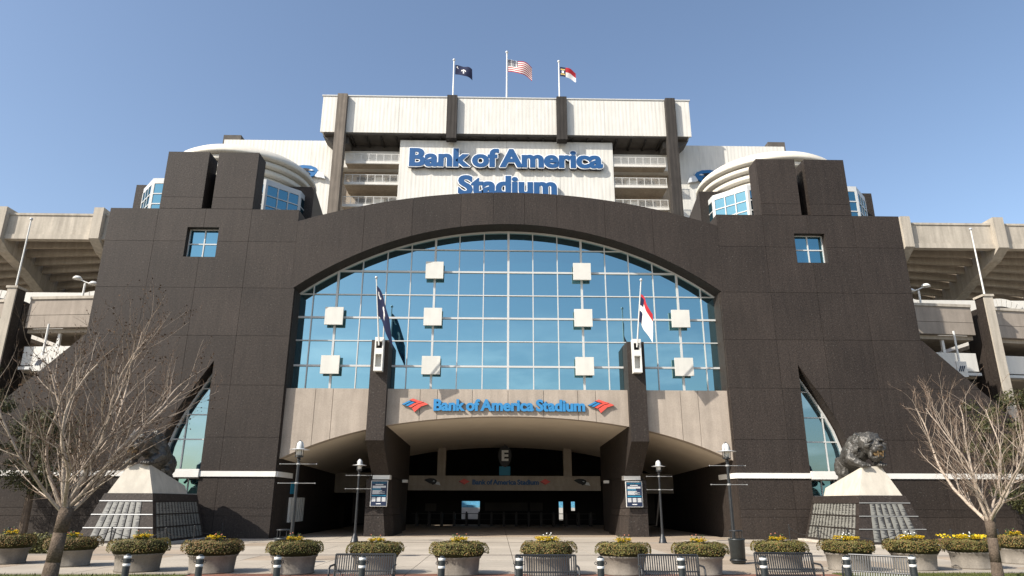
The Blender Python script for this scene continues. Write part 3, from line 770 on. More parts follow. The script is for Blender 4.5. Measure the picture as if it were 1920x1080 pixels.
# gate sign E
GS = thing('gate_sign', 'dark oval hanging sign with a pale letter E above the entry beam', 'sign', (0, 53.5, 5.2))
b = MB(); b.prism([(0.52*math.cos(a)*(1-.18*(math.sin(a)<0)*abs(math.sin(a))), 5.2+0.80*math.sin(a)) for a in [2*math.pi*i/28 for i in range(28)]], 53.40, 53.50); b.build('sign_plate', pblack, GS)
ls = letters('E', 0.04); a_, c_, z0_, z1_ = bounds(ls)
solid(ls[0][0], ls[0][1], lambda x: -0.24+(x-a_)*0.52/(c_-a_), lambda z: 4.85+(z-z0_)*0.80/(z1_-z0_), 53.36, 53.395).build('letter', trimw, GS)
b = MB(); b.prism([(-.42,3.80),(.42,3.80),(.42,4.45),(-.42,4.45)], 53.45, 53.52); lp = b.build('sign_tab', teal, GS)
b = MB(); b.tube((0,53.45,6.0),(0,53.45,6.35),0.03); b.build('hanger', black_met, GS)

# notice boards on the piers
def board(s, label):
    t = thing('notice_board', label, 'notice board', (s*7.2, 40.4, 2.3))
    x0, x1 = s*7.22-.47, s*7.22+.47
    b = MB(); b.box(x0, x1, 40.33, 40.44, 1.63, 3.02); b.build('frame', whitep, t)
    b = MB(); b.box(x0+.03, x1-.03, 40.315, 40.329, 1.66, 2.99); b.build('poster', boardm, t)
    def strip(u0, u1, v0, v1, m_):
        b = MB(); b.box(x0+.03+.88*u0, x0+.03+.88*u1, 40.305, 40.3145, 1.66+1.33*(1-v1), 1.66+1.33*(1-v0)); b.build('printed_line', m_, t)
    r = random.Random(9)
    for v0, v1, m_ in ((.30,.345,teal),(.56,.61,teal)): strip(.05, .62 if v0 < .5 else .95, v0, v1, m_)
    for v in [.125,.145]: strip(.25,.75,v,v+.012,trimw)
    for k in range(5): strip(.08, .92 if k < 4 else .6, .19+.02*k, .202+.02*k, trimw)
    for k in range(8): strip(.08, r.uniform(.5,.92), .37+.02*k, .381+.02*k, trimw)
    for k in range(3):
        for q in range(5): strip(.06+.32*k, .30+.32*k, .66+.035*q, .68+.035*q, trimw)
    strip(.35,.65,.90,.93,trimw)
    ls = letters('FAN CODE OF CONDUCT', 0.02); a, c, z0, z1 = bounds(ls); b = MB()
    for vs_, fs in ls: solid(vs_, fs, lambda x: x0+.07+(x-a)*.80/(c-a), lambda z: 2.865+z*.11, 40.300, 40.3145, 0, b)
    b.build('heading', teal, t)
board(-1, 'navy notice board with white frame on the left granite pier base')
board(1, 'navy notice board with white frame on the right granite pier base')

# flag brackets on the piers
for s, side in ((-1, 'left'), (1, 'right')):
    t = thing('flag_bracket', 'white slotted flagpole bracket on the %s granite pier' % side, 'bracket', (s*7.22, 37.8, 9.7))
    xc = s*7.22; b = MB()
    b.box(xc-.24, xc-.17, 37.45, 37.895, 8.78, 10.68); b.box(xc+.17, xc+.24, 37.45, 37.895, 8.78, 10.68)
    b.box(xc-.169, xc+.169, 37.45, 37.895, 8.78, 9.0); b.box(xc-.169, xc+.169, 37.45, 37.895, 9.72, 10.05); b.box(xc-.169, xc+.169, 37.45, 37.7, 10.45, 10.68)
    b.box(xc-.169, xc+.169, 37.86, 37.894, 9.001, 9.719)
    b.build('bracket_frame', whitep, t)

# ================================================================== FLAGS
def flagpole(base, top, r, label, group=None):
    t = thing('flagpole', label, 'flagpole', base, 0, group); b = MB(); b.tube(base, top, r, r*.75, 10); b.build('pole', whitep, t, smooth=False)
    d = (Vector(top)-Vector(base)).normalized(); b = MB(); b.ball(Vector(top)+d*r*1.6, r*1.9, 10, 6); b.build('finial', steel, t, smooth=True)
    return t
def flag(name, label, hoist_top, hoist_bot, fly, W, nu, nv, colour, mats, ph, wob=0.18, droop=0.35):
    """cloth grid; fly = unit direction of the free end, W its length"""
    t = thing(name, label, 'flag', hoist_top)
    A, B, F = Vector(hoist_top), Vector(hoist_bot), Vector(fly).normalized()
    side = Vector((0, 0, 1)).cross(F).normalized(); b = MB(); V = []
    for j in range(nv+1):
        for i in range(nu+1):
            u, v = i/nu, j/nv
            p = A.lerp(B, v) + F*(W*u) + Vector((0,0,-1))*(droop*W*(u**1.5)) + side*(wob*W*u*math.sin(5.5*u+ph+1.3*v)) + Vector((0,0,1))*(0.045*W*math.sin(9*u+ph)*u)
            V.append(tuple(p))
    o = len(b.v); b.v += V; n = nu+1
    for j in range(nv):
        for i in range(nu):
            b.f.append((j*n+i, j*n+i+1, (j+1)*n+i+1, (j+1)*n+i)); b.m.append(colour((i+.5)/nu, (j+.5)/nv))
    b.build('cloth', mats, t, smooth=True)
    return t
def us(u, v):
    if u < 0.42 and v < 7/13: 
        return 1 if (int(u/0.42*12)+int(v*13/7*10)) % 2 == 0 and int(u/.42*12) % 2 == 0 else 0
    return 2 if int(v*13) % 2 == 0 else 1
def nc(u, v):
    if u < 0.36:
        if abs(u-.18) < .055 and abs(v-.5) < .10: return 1
        if abs(u-.18) < .13 and (abs(v-.25) < .05 or abs(v-.75) < .05): return 3
        return 0
    return 2 if v < 0.5 else 1
def scf(u, v):
    if math.hypot(u-.16, (v-.24)*.66) < .075 and math.hypot(u-.185, (v-.20)*.66) > .06: return 1
    if abs(u-.5) < .022 and .42 < v < .72: return 1
    if abs(v-.36-abs(u-.5)*.9) < .06 and abs(u-.5) < .13: return 1
    return 0
def nc2(u, v): return 0 if u < .30 and v > .1 and abs(v-.5) > .08 else 2 if v < .26 else 1
FM = [fnavy, fwhite, fred, fgold]
flagpole((-7.2,82.9,53.8), (-7.2,82.9,61.5), 0.11, 'white rooftop flagpole above the left middle column, flying a navy flag')
flagpole((0.29,82.9,53.8), (0.29,82.9,62.9), 0.12, 'tallest white rooftop flagpole at the middle, flying the striped flag')
flagpole((7.66,82.9,53.8), (7.66,82.9,61.5), 0.11, 'white rooftop flagpole above the right middle column, flying a red and white flag')
flag('state_flag', 'small dark navy flag with white palmetto flying on the roof', (-7.0,82.9,60.85), (-7.0,82.9,59.3), (1,-.15,0), 2.45, 28, 16, scf, FM, 0.4, .12, .42)
flag('national_flag', 'red and white striped flag with starred navy canton on the roof', (0.42,82.9,61.9), (0.42,82.9,59.9), (1,-.1,0), 3.4, 38, 26, us, FM, 1.2, .12, .40)
flag('state_flag', 'small blue, red and white flag flying on the right rooftop pole', (7.82,82.9,60.8), (7.82,82.9,59.25), (1,-.1,0), 2.2, 28, 16, nc, FM, 2.2, .12, .42)
flagpole((-7.22,37.42,10.2), (-7.40,36.35,13.75), 0.045, 'thin white flagpole leaning out of the left pier bracket')
flagpole((7.22,37.42,10.2), (7.42,36.35,13.75), 0.045, 'thin white flagpole leaning out of the right pier bracket')
flag('hanging_flag', 'dark navy flag drooping from the pole on the left pier', (-7.36,36.38,13.35), (-7.27,36.9,11.75), (.62,-.25,-.25), 1.05, 24, 20, scf, FM, 0.3, .20, 1.55)
flag('hanging_flag', 'blue, red and white flag drooping from the pole on the right pier', (7.39,36.40,13.0), (7.30,36.9,11.55), (.40,-.75,-.2), .85, 24, 20, nc2, FM, 1.0, .20, 1.35)

# ================================================================== SEATING BOWLS
for s, side in ((-1, 'left'), (1, 'right')):
    BW = thing('seating_bowl', 'pale concrete raked seating bowl with ribs and stepped underside %s of the dark entrance' % side, 'stand', (s*36, 52, 0))
    def bx(name, x0, x1, y0, y1, z0, z1, m_): b = MB(); b.box(s*x0, s*x1, y0, y1, z0, z1); return b.build(name, m_, BW)
    ribs = [(31.65, 32.4), (39.15, 40.0), (47.3, 48.2), (24.2, 25.0)]
    for k, (a, c) in enumerate(ribs):
        sh = max(0, (a-31.6)/7.5)
        b = MB(); pr = [(50.0,23.9),(50.0,21.3),(51.2,20.55),(53.8,19.75),(56.5,18.6),(60,17.0),(66,14.2),(66,19.0),(51.5,23.9)]
        def rp(x, fx): return [(s*x + s*0.0, y+0*fx, z) for y, z in pr]
        A = rp(a, 0); B_ = rp(c, 0)
        if s < 0: A, B_ = B_, A
        b.loft(A, B_); b.build('rib', conc, BW)
        if k < 3 or True:
            b = MB(); b.box(s*(a+.05), s*(c-.05), 58.6, 60.5, 0, 17.2); b.build('bowl_column', conc, BW)
    for (a, c) in ((25.0, 31.65), (32.4, 39.15), (40.0, 47.3)):
        bx('parapet', a+.01, c-.01, 50.45, 50.75, 21.75, 23.35, conc); bx('parapet_coping', a+.01, c-.01, 50.38, 50.85, 23.352, 23.52, conc)
        bx('parapet_foot', a+.01, c-.01, 50.38, 50.95, 21.35, 21.748, conc)
        for k in range(12):
            y0 = 50.96+0.86*k; z0 = 21.9-0.33*k; sl = 0.26*k
            b = MB()
            pf = [(0,-.36),(.26,-.36),(.26,-.02),(.94,-.02),(.94,.22),(.26,.30),(0,.30)]
            A = [(s*(a+.01), y0+u, z0+v) for u, v in pf]; B_ = [(s*(c-.01), y0+sl+u, z0+v) for u, v in pf]
            if s > 0: A, B_ = A[::-1], B_[::-1]
            b.loft(A, B_); b.build('seat_step', conc_d, BW)
    # concourse: balustrades, back wall, lower parapet
    def slab(name, xa, ya, xb, yb, th, z0, z1, m_):
        b = MB(); b.prism_z([(s*xa,ya),(s*xb,yb),(s*xb,yb+th),(s*xa,ya+th)], z0, z1); return b.build(name, m_, BW)
    for xa, ya, xb, yb in ((23.5,45.7,33.35,46.6),(35.0,47.2,45,48.6)):
        slab('balustrade_panel', xa, ya, xb, yb, .35, 14.2, 15.32, balu); slab('balustrade_panel', xa, ya, xb, yb, .35, 13.3, 14.17, balu)
        slab('balustrade_coping', xa, ya-.09, xb, yb-.09, .52, 15.322, 15.52, conc)
        slab('lower_parapet', xa, ya+.4, xb, yb+.4, .3, 10.75, 12.05, clad_p); slab('floor_edge', xa, ya+.2, xb, yb+.2, .6, 10.42, 10.62, white_fr)
        slab('upper_floor', xa, ya+.36, xb, yb+.36, 10, 13.0, 13.28, conc_d); slab('lower_floor', xa, ya+.8, xb, yb+.8, 9, 10.3, 10.6, conc_d)
    bx('concourse_wall', 23.5, 45.5, 52.4, 52.6, 13.3, 17.6, clad_p)
    for xc in (32.3, 40.0):
        b = MB(); b.prism([(s*(xc+2.1*math.cos(t)), 14.9+2.15*math.sin(t)) for t in [math.pi*i/16 for i in range(17)]]+[(s*(xc-2.1),13.4),(s*(xc+2.1),13.4)] if True else [], 52.3, 52.39); b.build('arch_shade_plate', void_m, BW)  # dark plate before the wall paints the shade of an arch opening
        for k in range(9):
            t = R(54+9*k); b = MB(); q = [(s*(xc+r_*math.cos(tt)), 14.9+r_*math.sin(tt)) for r_, tt in ((2.2,t-R(4)),(2.2,t+R(4)),(2.85,t+R(4)),(2.85,t-R(4)))]
            b.prism(q, 52.32, 52.395); b.build('arch_stone', clad_p, BW)
    bx('void_shade_sheet', 23.5, 52, 55.5, 55.7, 0, 12.9, void_m);  # added near-black sheet paints the shade under the bowl, closes off the horizon
    for k in range(4): bx('gate_post', 31.0+3.6*k, 31.18+3.6*k, 46.9, 47.1, 0, 13.2, whitep)
    bx('main_pillar', 34.05, 34.72, 46.12, 46.95, 0, 16.0, granite); bx('pillar_lit_front', 34.07, 34.70, 46.0, 46.118, 0, 16.0, conc); bx('pillar_shade_back', 34.0, 34.9, 46.96, 48.4, 0, 15.3, granite); bx('pillar_cap', 33.98, 34.78, 45.93, 47.0, 16.0, 16.16, conc)  # lit front and shaded side and back painted with pale and dark materials
    flagpole((s*34.3,46.2,16.16), (s*34.3,46.2,21.15), 0.06, 'bare white flagpole on the concourse pillar %s of the entrance' % side)
    t = thing('twin_floodlight', 'white twin headed lamp above the concourse balustrade %s of the entrance' % side, 'lamp', (s*30.2,47.2,15.3))
    b = MB(); b.tube((s*30.2,47.2,15.3),(s*30.2,47.2,16.75),.07); b.path([(s*29.75,47.2,16.7),(s*30.2,47.2,16.85),(s*30.65,47.2,17.05)], .04); b.build('post', whitep, t)
    for dx, dz in ((-.6,0),(.6,.4)):
        b = MB(); b.lathe([(.02,.22),(.18,.19),(.30,.06),(.32,-.02),(.02,-.04)], (s*(30.2)+dx*s*1.0, 47.2, 16.68+dz), 14); b.build('lamp_head', whitep, t, smooth=True)
    t = thing('hanging_banner', 'small pale banner with dark stripes on a post %s of the entrance' % side, 'banner', (s*30.75,45,10))
    b = MB(); b.box(s*30.42, s*31.12, 44.98, 45.04, 10.0, 11.05); b.build('banner_cloth', clad_p, t)
    for k in range(3):
        b = MB(); x = s*30.77-.16+.13*k; b.prism([(x-.11,10.38),(x-.05,10.36),(x+.13,10.72),(x+.07,10.76)], 44.955, 44.975); b.build('stripe', navy, t)
    b = MB(); b.tube((s*30.75,45.12,0),(s*30.75,45.12,13.2),.07); b.build('post', whitep, t)

# ================================================================== PEDESTALS WITH STATUES
def pedestal(s, side):
    t = thing('pedestal', 'battered granite statue pedestal with name plaques %s of the entry' % side, 'pedestal', (s*17.25, 35, 0))
    b0 = [(15.5,32.0),(19.0,32.0),(19.0,37.6),(15.5,37.6)]; b1 = [(16.15,32.6),(18.3,32.6),(18.3,37.4),(16.15,37.4)]
    def lf(z0, z1, grow=0.0):
        def at(z):
            k = z/2.22; L_ = [((p[0]*(1-k)+q[0]*k), (p[1]*(1-k)+q[1]*k), z) for p, q in zip(b0, b1)]
            cx_, cy_ = 17.2, 35
            L_ = [(s*(x+(grow if x > cx_ else -grow)), y+(grow if y > cy_ else -grow), zz) for x, y, zz in L_]
            return L_ if s > 0 else L_[::-1]
        b = MB(); b.loft(at(z0), at(z1)); return b
    lf(0, 2.22).build('plinth', granite, t)
    b = MB(); b.box(s*15.2, s*19.3, 31.75, 37.7, 0.0, 0.12); b.build('plinth_step', ped_conc, t)
    def fpt(u, v, d):   # front face
        z = 2.22*v; k = v; xa = 15.5+.65*k; xb = 19.0-.7*k; return (s*(xa+(xb-xa)*u), 32+.6*k-d, z+d*.2)
    def spt(u, v, d):   # inner side face
        z = 2.22*v; k = v; ya = 32+.6*k; yb = 37.6-.2*k; return (s*(15.5+.65*k-d), ya+(yb-ya)*u, z+d*.2)
    rows = [(.10,.325),(.355,.575),(.605,.83)]
    def pl(fn, u0, u1, v0, v1, nm, m_, d=0.025, flip=False):
        A = [fn(u0,v0,-.01), fn(u1,v0,-.01), fn(u1,v1,-.01), fn(u0,v1,-.01)]; B_ = [fn(u0,v0,d), fn(u1,v0,d), fn(u1,v1,d), fn(u0,v1,d)]
        b = MB(); b.loft(A, B_) if flip else b.loft(B_[::1], A[::1]); o = b.build(nm, m_, t)
        bmm = bmesh.new(); bmm.from_mesh(o.data); bmesh.ops.recalc_face_normals(bmm, faces=bmm.faces); bmm.to_mesh(o.data); bmm.free(); return o
    for v0, v1 in rows:
        for k in range(6):
            u0 = .20+.107*k; pl(fpt, u0+.006, u0+.097, v0, v1, 'name_plaque', plaque_f)
        for k in range(14):
            u0 = .06+.064*k; pl(spt, u0+.004, u0+.052, v0, v1, 'name_plaque', plaque_s)
    for v in (.34, .59, .85):
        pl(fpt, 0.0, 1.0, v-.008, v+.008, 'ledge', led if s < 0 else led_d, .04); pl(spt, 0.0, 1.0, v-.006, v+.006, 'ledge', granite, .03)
    # concrete wedge
    C0 = [(16.2,32.68),(18.22,32.68),(18.22,36.3),(16.2,36.3)]; 
    base = [(s*x,y,2.225) for x,y in C0]; top = [(s*16.80,33.15,3.55),(s*17.68,33.15,3.55),(s*18.0,36.3,2.62),(s*16.35,36.3,2.62)]
    if s < 0: base, top = base[::-1], top[::-1]
    b = MB(); b.loft(base, top)
    b.build('rock_wedge', ped_conc, t)
    return t
def plaque(name, ax):
    m = bpy.data.materials.new(name); m.use_nodes = True; t_ = m.node_tree; N_ = t_.nodes; b_ = N_['Principled BSDF']; L = t_.links
    tcn = N_.new('ShaderNodeTexCoord'); sp_ = N_.new('ShaderNodeSeparateXYZ'); L.new(tcn.outputs['Generated'], sp_.inputs[0])
    mp_ = N_.new('ShaderNodeMapping'); mp_.inputs['Scale'].default_value = (0.6, 0.6, 22); L.new(tcn.outputs['Object'], mp_.inputs[0])
    nz_ = N_.new('ShaderNodeTexNoise'); nz_.inputs['Scale'].default_value = 1.5; nz_.inputs['Detail'].default_value = 3; L.new(mp_.outputs[0], nz_.inputs[0])
    ma = N_.new('ShaderNodeMath'); ma.operation = 'MULTIPLY_ADD'; ma.inputs[1].default_value = 2.2; L.new(nz_.outputs['Fac'], ma.inputs[0])
    L.new(sp_.outputs[ax], ma.inputs[2])
    rr = N_.new('ShaderNodeMapRange'); rr.inputs[1].default_value = 1.62; rr.inputs[2].default_value = 1.80; L.new(ma.outputs[0], rr.inputs[0])
    mi = N_.new('ShaderNodeMixRGB'); mi.inputs[1].default_value = (0.20,0.195,0.17,1); mi.inputs[2].default_value = (0.035,0.033,0.03,1); L.new(rr.outputs[0], mi.inputs[0])
    L.new(mi.outputs[0], b_.inputs['Base Color']); b_.inputs['Roughness'].default_value = .38
    return m
plaque_f = plaque('engraved_plaque', 0); plaque_s = plaque('engraved_plaque_side', 1)

def statue(s, side):
    bmm = bmesh.new()
    def ell(c, r, rot=(0,0,0)):
        M = Matrix.Translation((s*c[0], c[1], c[2])) @ Euler((rot[0], s*rot[1], s*rot[2])).to_matrix().to_4x4() @ Matrix.Diagonal((r[0], r[1], r[2], 1))
        bmesh.ops.create_icosphere(bmm, subdivisions=3, radius=1, matrix=M)
    def limb(pts):
        for (p, r0), (q, r1) in zip(pts[:-1], pts[1:]):
            for i in range(7):
                k = i/6; c = [p[j]+(q[j]-p[j])*k for j in range(3)]; r = r0+(r1-r0)*k; ell(c, (r, r, r))
    X = 17.22
    limb([((X+.0,34.1,4.42),.60),((X+.16,35.1,4.15),.56),((X+.33,35.9,3.80),.52)])         # trunk
    ell((X-.02,33.95,4.62),(.62,.50,.50)); ell((X-.46,33.9,4.40),(.30,.40,.46)); ell((X+.46,33.9,4.40),(.30,.40,.46))   # shoulders
    ell((X-.52,33.85,4.62),(.17,.26,.22),(.3,0,0)); ell((X-.10,33.62,4.72),(.50,.34,.46)); ell((X-.2,33.7,4.25),(.4,.3,.4))
    ell((X+.14,33.30,4.68),(.58,.48,.50)); ell((X+.20,33.12,4.42),(.54,.38,.40))             # skull, cheeks
    ell((X+.24,32.80,4.40),(.34,.30,.20)); ell((X+.24,32.92,3.90),(.30,.32,.12),(-.30,0,0))  # muzzle, jaw
    for d in (-1, 1):
        ell((X+.24+d*.20,32.64,4.32),(.16,.12,.14)); ell((X+.24+d*.30,32.98,4.06),(.10,.18,.18))
        ell((X+.20+d*.25,32.82,4.74),(.17,.12,.07),(0,d*.4,0)); ell((X+.12+d*.50,33.50,5.00),(.12,.11,.16))
        ell((X+.20+d*.42,32.92,4.48),(.13,.17,.13)); ell((X+.22+d*.36,32.74,4.56),(.12,.05,.03),(0,d*.5,0))
    ell((X+.24,32.50,4.46),(.12,.08,.08)); ell((X+.22,32.86,4.62),(.12,.22,.10))
    for k in range(5): ell((X-.42-.05*k,33.55+.07*k,4.55-.06*k),(.05,.30,.34),(.2,.1,0))
    limb([((X-.50,33.9,4.30),.31),((X-.66,33.72,3.92),.24),((X-.42,33.36,3.68),.18)]); ell((X-.36,33.18,3.64),(.23,.27,.13))
    limb([((X+.50,33.9,4.30),.31),((X+.62,33.72,3.92),.24),((X+.42,33.36,3.66),.18)]); ell((X+.42,33.18,3.63),(.23,.27,.13))
    for px in (-.36, .42):
        for k in range(4): ell((X+px-.165+.11*k, 32.95, 3.59),(.056,.12,.085))
    for d in (-1, 1):
        ell((X+.33+d*.42,35.9,3.62),(.30,.50,.56)); limb([((X+.33+d*.48,35.5,3.30),.22),((X+.33+d*.50,36.0,3.00),.17),((X+.33+d*.50,35.5,2.92),.16)]); ell((X+.33+d*.5,35.3,2.95),(.18,.28,.13))
    limb([((X+.3,36.4,3.5),.12),((X+.55,36.9,3.2),.09),((X+.9,36.9,2.9),.07)])
    me = bpy.data.meshes.new('panther_statue'); bmm.to_mesh(me); bmm.free()
    o = bpy.data.objects.new('panther_statue', me); COL.objects.link(o)
    rm = o.modifiers.new('r', 'REMESH'); rm.mode = 'VOXEL'; rm.voxel_size = 0.028
    sm = o.modifiers.new('s', 'SMOOTH'); sm.factor = .5; sm.iterations = 4
    for size, st in ((.22, .10), (.07, .035)):
        tx = bpy.data.textures.new('rough_cast', 'CLOUDS'); tx.noise_scale = size; tx.noise_depth = 1
        dm = o.modifiers.new('d', 'DISPLACE'); dm.texture = tx; dm.strength = st; dm.mid_level = .5; dm.texture_coords = 'LOCAL'
    bpy.context.view_layer.update()
    me2 = bpy.data.meshes.new_from_object(o.evaluated_get(bpy.context.evaluated_depsgraph_get()))
    bpy.data.objects.remove(o); me2.materials.clear(); me2.materials.append(bronze)
    for p in me2.polygons: p.use_smooth = True
    t = thing('panther_statue', 'dark bronze snarling panther crouching on the pedestal %s of the entry' % side, 'statue', (s*17.2, 35, 2.6))
    me2.name = 'body'; link('body', me2, t, True)
    b = MB(); b.ball((s*(X+.24),32.80,4.11), .23, 10, 6, 0, (1,.8,.62)); b.build('mouth', bronze_m, t, smooth=True)
    for d in (-.09, .09):
        b = MB()
        b.tube((s*(X+.24)+d*1.4,32.60,4.24),(s*(X+.24)+d*1.4,32.58,4.07),.03,.004,6); b.tube((s*(X+.24)+d*1.2,32.62,3.98),(s*(X+.24)+d*1.2,32.61,4.10),.028,.004,6)
        b.build("fang_pair", bronze_m, t)
for s, side in ((-1,'left'),(1,'right')): pedestal(s, side); statue(s, side)

# chain posts round the pedestals
for s, side in ((-1,'left'),(1,'right')):
    t = thing('chain_fence', 'low black post and chain fence around the %s statue pedestal' % side, 'fence', (s*17, 30.5, 0))
    pts = [(14.3,36.5),(14.3,33.2),(14.4,30.6),(16.6,30.5),(18.8,30.5),(20.9,30.6),(22.9,30.8)]
    for x, y in pts:
        b = MB(); b.tube((s*x,y,0),(s*x,y,.78),.028,.028,8); b.ball((s*x,y,.80),.045,8,5); b.build('post', black_met, t)
    for (xa,ya),(xb,yb) in zip(pts[:-1],pts[1:]):
        b = MB(); P = [(s*(xa+(xb-xa)*i/10), ya+(yb-ya)*i/10, .70-.28*(1-(2*i/10-1)**2)) for i in range(11)]; b.path(P, .014, 5); b.build('chain', black_met, t)

# ================================================================== STREET FURNITURE
def make_lamp(label):
    t = thing('street_lamp', label, 'street lamp', (0,0,0), 0, 'black post lamps before the entry')
    b = MB(); b.lathe([(.20,0),(.20,.05),(.17,.08),(.15,.22),(.09,.34),(.07,.42)], n=16); b.build('base', black_met, t, False, True)
    b = MB(); b.tube((0,0,.40),(0,0,3.28),.062,.045,12); b.lathe([(.05,3.2),(.075,3.23),(.05,3.27)], n=12); b.build('post', black_met, t, False)
    for z in (2.45, 3.08):
        b = MB(); b.tube((-.62,0,z),(.62,0,z),.009,.009,6); b.ball((.62,0,z),.022,6,4); b.ball((-.62,0,z),.022,6,4); b.lathe([(.06,z-.03),(.075,z),(.06,z+.03)], n=10); b.build('banner_arm', armm, t, False)
    h = MB(); h.lathe([(.05,3.28),(.14,3.31),(.145,3.34),(.06,3.36)], n=16)
    hd = h.build('lamp_head', black_met, t, False, True)
    b = MB(); b.lathe([(.06,3.36),(.105,3.38),(.115,3.55),(.135,3.62),(.132,3.70),(.105,3.79),(.055,3.84),(.001,3.855)], n=16); subl('globe', b, lampglass, hd, True)
    b = MB(); b.lathe([(.125,3.60),(.24,3.575),(.34,3.56),(.34,3.55),(.13,3.58)], n=20); subl('brim', b, steel, hd, True)
    for k in range(4):
        a = math.pi/4+k*math.pi/2; b = MB(); b.path([(.145*math.cos(a),.145*math.sin(a),3.33),(.15*math.cos(a),.15*math.sin(a),3.66),(.10*math.cos(a),.10*math.sin(a),3.80),(0,0,3.88)], .010, 5); subl('cage_bar', b, black_met, hd)
    return t
def subl(name, mb, m_, parent, smooth=False):
    o = mb.build(name, m_, None, False, smooth); o.parent = parent; return o
lm = make_lamp('black globe lamp post standing near the left planters, taller in view')
lm.location = (-7.36, 24.2, .03)
dup(lm, (7.39,24.2,.03), 0, 'black globe lamp post beside the dark litter bin on the right')
dup(lm, (-7.32,34.7,.03), 0, 'black globe lamp post close before the left granite pier')
dup(lm, (7.40,34.7,.03), 0, 'black globe lamp post close before the right granite pier')

def make_bin(label):
    t = thing('litter_bin', label, 'litter bin', (0,0,0), 0, 'dark round litter bins')
    b = MB(); b.lathe([(.20,0.02),(.225,.04),(.25,.70),(.265,.72),(.265,.76),(.21,.765),(.20,.60),(.001,.6)], n=28); b.build('body', bollard_m, t, False, True)
    for k in range(28):
        pass
    b = MB(); b.lathe([(.255,.10),(.265,.12),(.255,.14)], n=28); b.build('foot_ring', black_met, t, False, True)
    b = MB(); b.lathe([(.001,1.02),(.20,1.015),(.22,.99),(.20,.975),(.001,.975)], n=24); b.build('rain_cap', black_met, t, False, True)
    for k in range(4):
        a = math.pi/4+k*math.pi/2; b = MB(); b.tube((.205*math.cos(a),.205*math.sin(a),.75),(.205*math.cos(a),.205*math.sin(a),.98),.012,.012,6); b.build('cap_post', black_met, t, False)
    return t
bn = make_bin('dark round litter bin at the foot of the right lamp post'); bn.location = (7.14,23.2,.03)
dup(bn, (-7.35,23.2,.03), 0, 'dark round litter bin mostly hidden behind a planter near the left lamp post')

def make_bollard():
    t = thing('bollard', '', 'bollard', (0,0,0), 0, 'black bollards along the kerb')
    b = MB(); b.lathe([(.062,0),(.062,.86),(.058,.90),(.045,.935),(.02,.95),(.001,.952)], n=18); b.build('post', bollard_m, t, False, True)
    for z in (.76, .895):
        b = MB(); b.lathe([(.0645,z-.022),(.0665,z-.02),(.0665,z+.02),(.0645,z+.022)], n=18); b.build('white_band', whitep, t, False, True)
    for d in (-1, 1):
        b = MB(); pts = [(d*(.065+.022*(1+math.cos(a))), 0, .83+.024*math.sin(a)) for a in [2*math.pi*i/10 for i in range(11)]]; b.path(pts, .006, 5); b.build('chain_eye', black_met, t, False)
    return t
BOL = [(-7.47,'beside the bare left tree'),(-6.05,'nearest the left pedestal corner'),(-4.58,'before the left near lamp post'),
       (-3.02,'across the leftmost bench'),(-1.57,'at the planter left of the middle'),(-0.16,'at the left end of the middle bench'),
       (1.35,'at the planter right of the middle'),(2.85,'across the bench left of the litter bin'),(4.40,'on the bench right of the litter bin'),
       (6.04,'between the two right benches'),(7.38,'across the right end of the angled bench')]
b0 = make_bollard()
for i, (x, wh) in enumerate(BOL):
    o = b0 if i == 0 else dup(b0)
    o.location = (x, 13.4+0.008*x*x, .0); o.rotation_euler = (rnd.uniform(-.012,.012), rnd.uniform(-.012,.012), rnd.uniform(0,.4)); o['label'] = 'black bollard with two white bands '+wh

def make_bench():
    t = thing('bench', '', 'bench', (0,0,0), 0, 'black slatted metal benches')
    W = 1.22; n = 25
    for k in range(n):          # each strap runs up the back and over the seat
        x = -W/2+.04+(W-.08)*k/(n-1); hw = .0115
        prof = [(-.21,.385),(-.22,.42),(-.18,.435),(.10,.415),(.155,.43),(.19,.50),(.235,.74),(.255,.83)]
        b = MB(); th = .008
        for (ya,za),(yb,zb2) in zip(prof[:-1],prof[1:]):
            d = Vector((0,yb-ya,zb2-za)).normalized(); nn = Vector((0,-d.z,d.y))*th
            b.loft([(x-hw,ya,za),(x+hw,ya,za),(x+hw,ya+nn.y,za+nn.z),(x-hw,ya+nn.y,za+nn.z)],[(x-hw,yb,zb2),(x+hw,yb,zb2),(x+hw,yb+nn.y,zb2+nn.z),(x-hw,yb+nn.y,zb2+nn.z)])
        b.build('slat', black_met, t, False)
    b = MB(); b.tube((-W/2,.255,.835),(W/2,.255,.835),.02,.02,8); b.build('top_rail', black_met, t, False)
    b = MB(); b.tube((-W/2,-.21,.39),(W/2,-.21,.39),.018,.018,8); b.tube((-W/2,.13,.40),(W/2,.13,.40),.018,.018,8); b.tube((-W/2,.20,.52),(W/2,.20,.52),.015,.015,8); b.build('seat_rail', black_met, t, False)
    for d in (-1, 1):
        b = MB(); x = d*W/2
        b.path([(x,.26,0),(x,.20,.42),(x,.255,.84)], .02, 8); b.build('rear_leg', black_met, t, False)
        b = MB(); b.path([(x+d*.02,-.23,0),(x+d*.02,-.23,.50),(x+d*.02,-.20,.60),(x+d*.02,-.12,.64),(x+d*.02,.21,.64)], .02, 8); b.build('arm', black_met, t, False)
    return t
bnch = make_bench()
BEN = [(-3.26,14.9,0,'black slatted bench before the planter by the left pier, leftmost of the benches'),(0.44,14.7,0,'black slatted bench before the planter at the middle of the row'),
       (2.98,14.85,-2,'black slatted bench just left of the dark litter bin'),(5.60,15.4,-3,'black slatted bench just right of the dark litter bin'),(7.18,14.75,-42,'black slatted bench turned at an angle on the far right')]
for i, (x, y, a, lb) in enumerate(BEN):
    o = bnch if i == 0 else dup(bnch); o.location = (x, y, .02); o.rotation_euler = (0,0,R(a)); o['label'] = lb

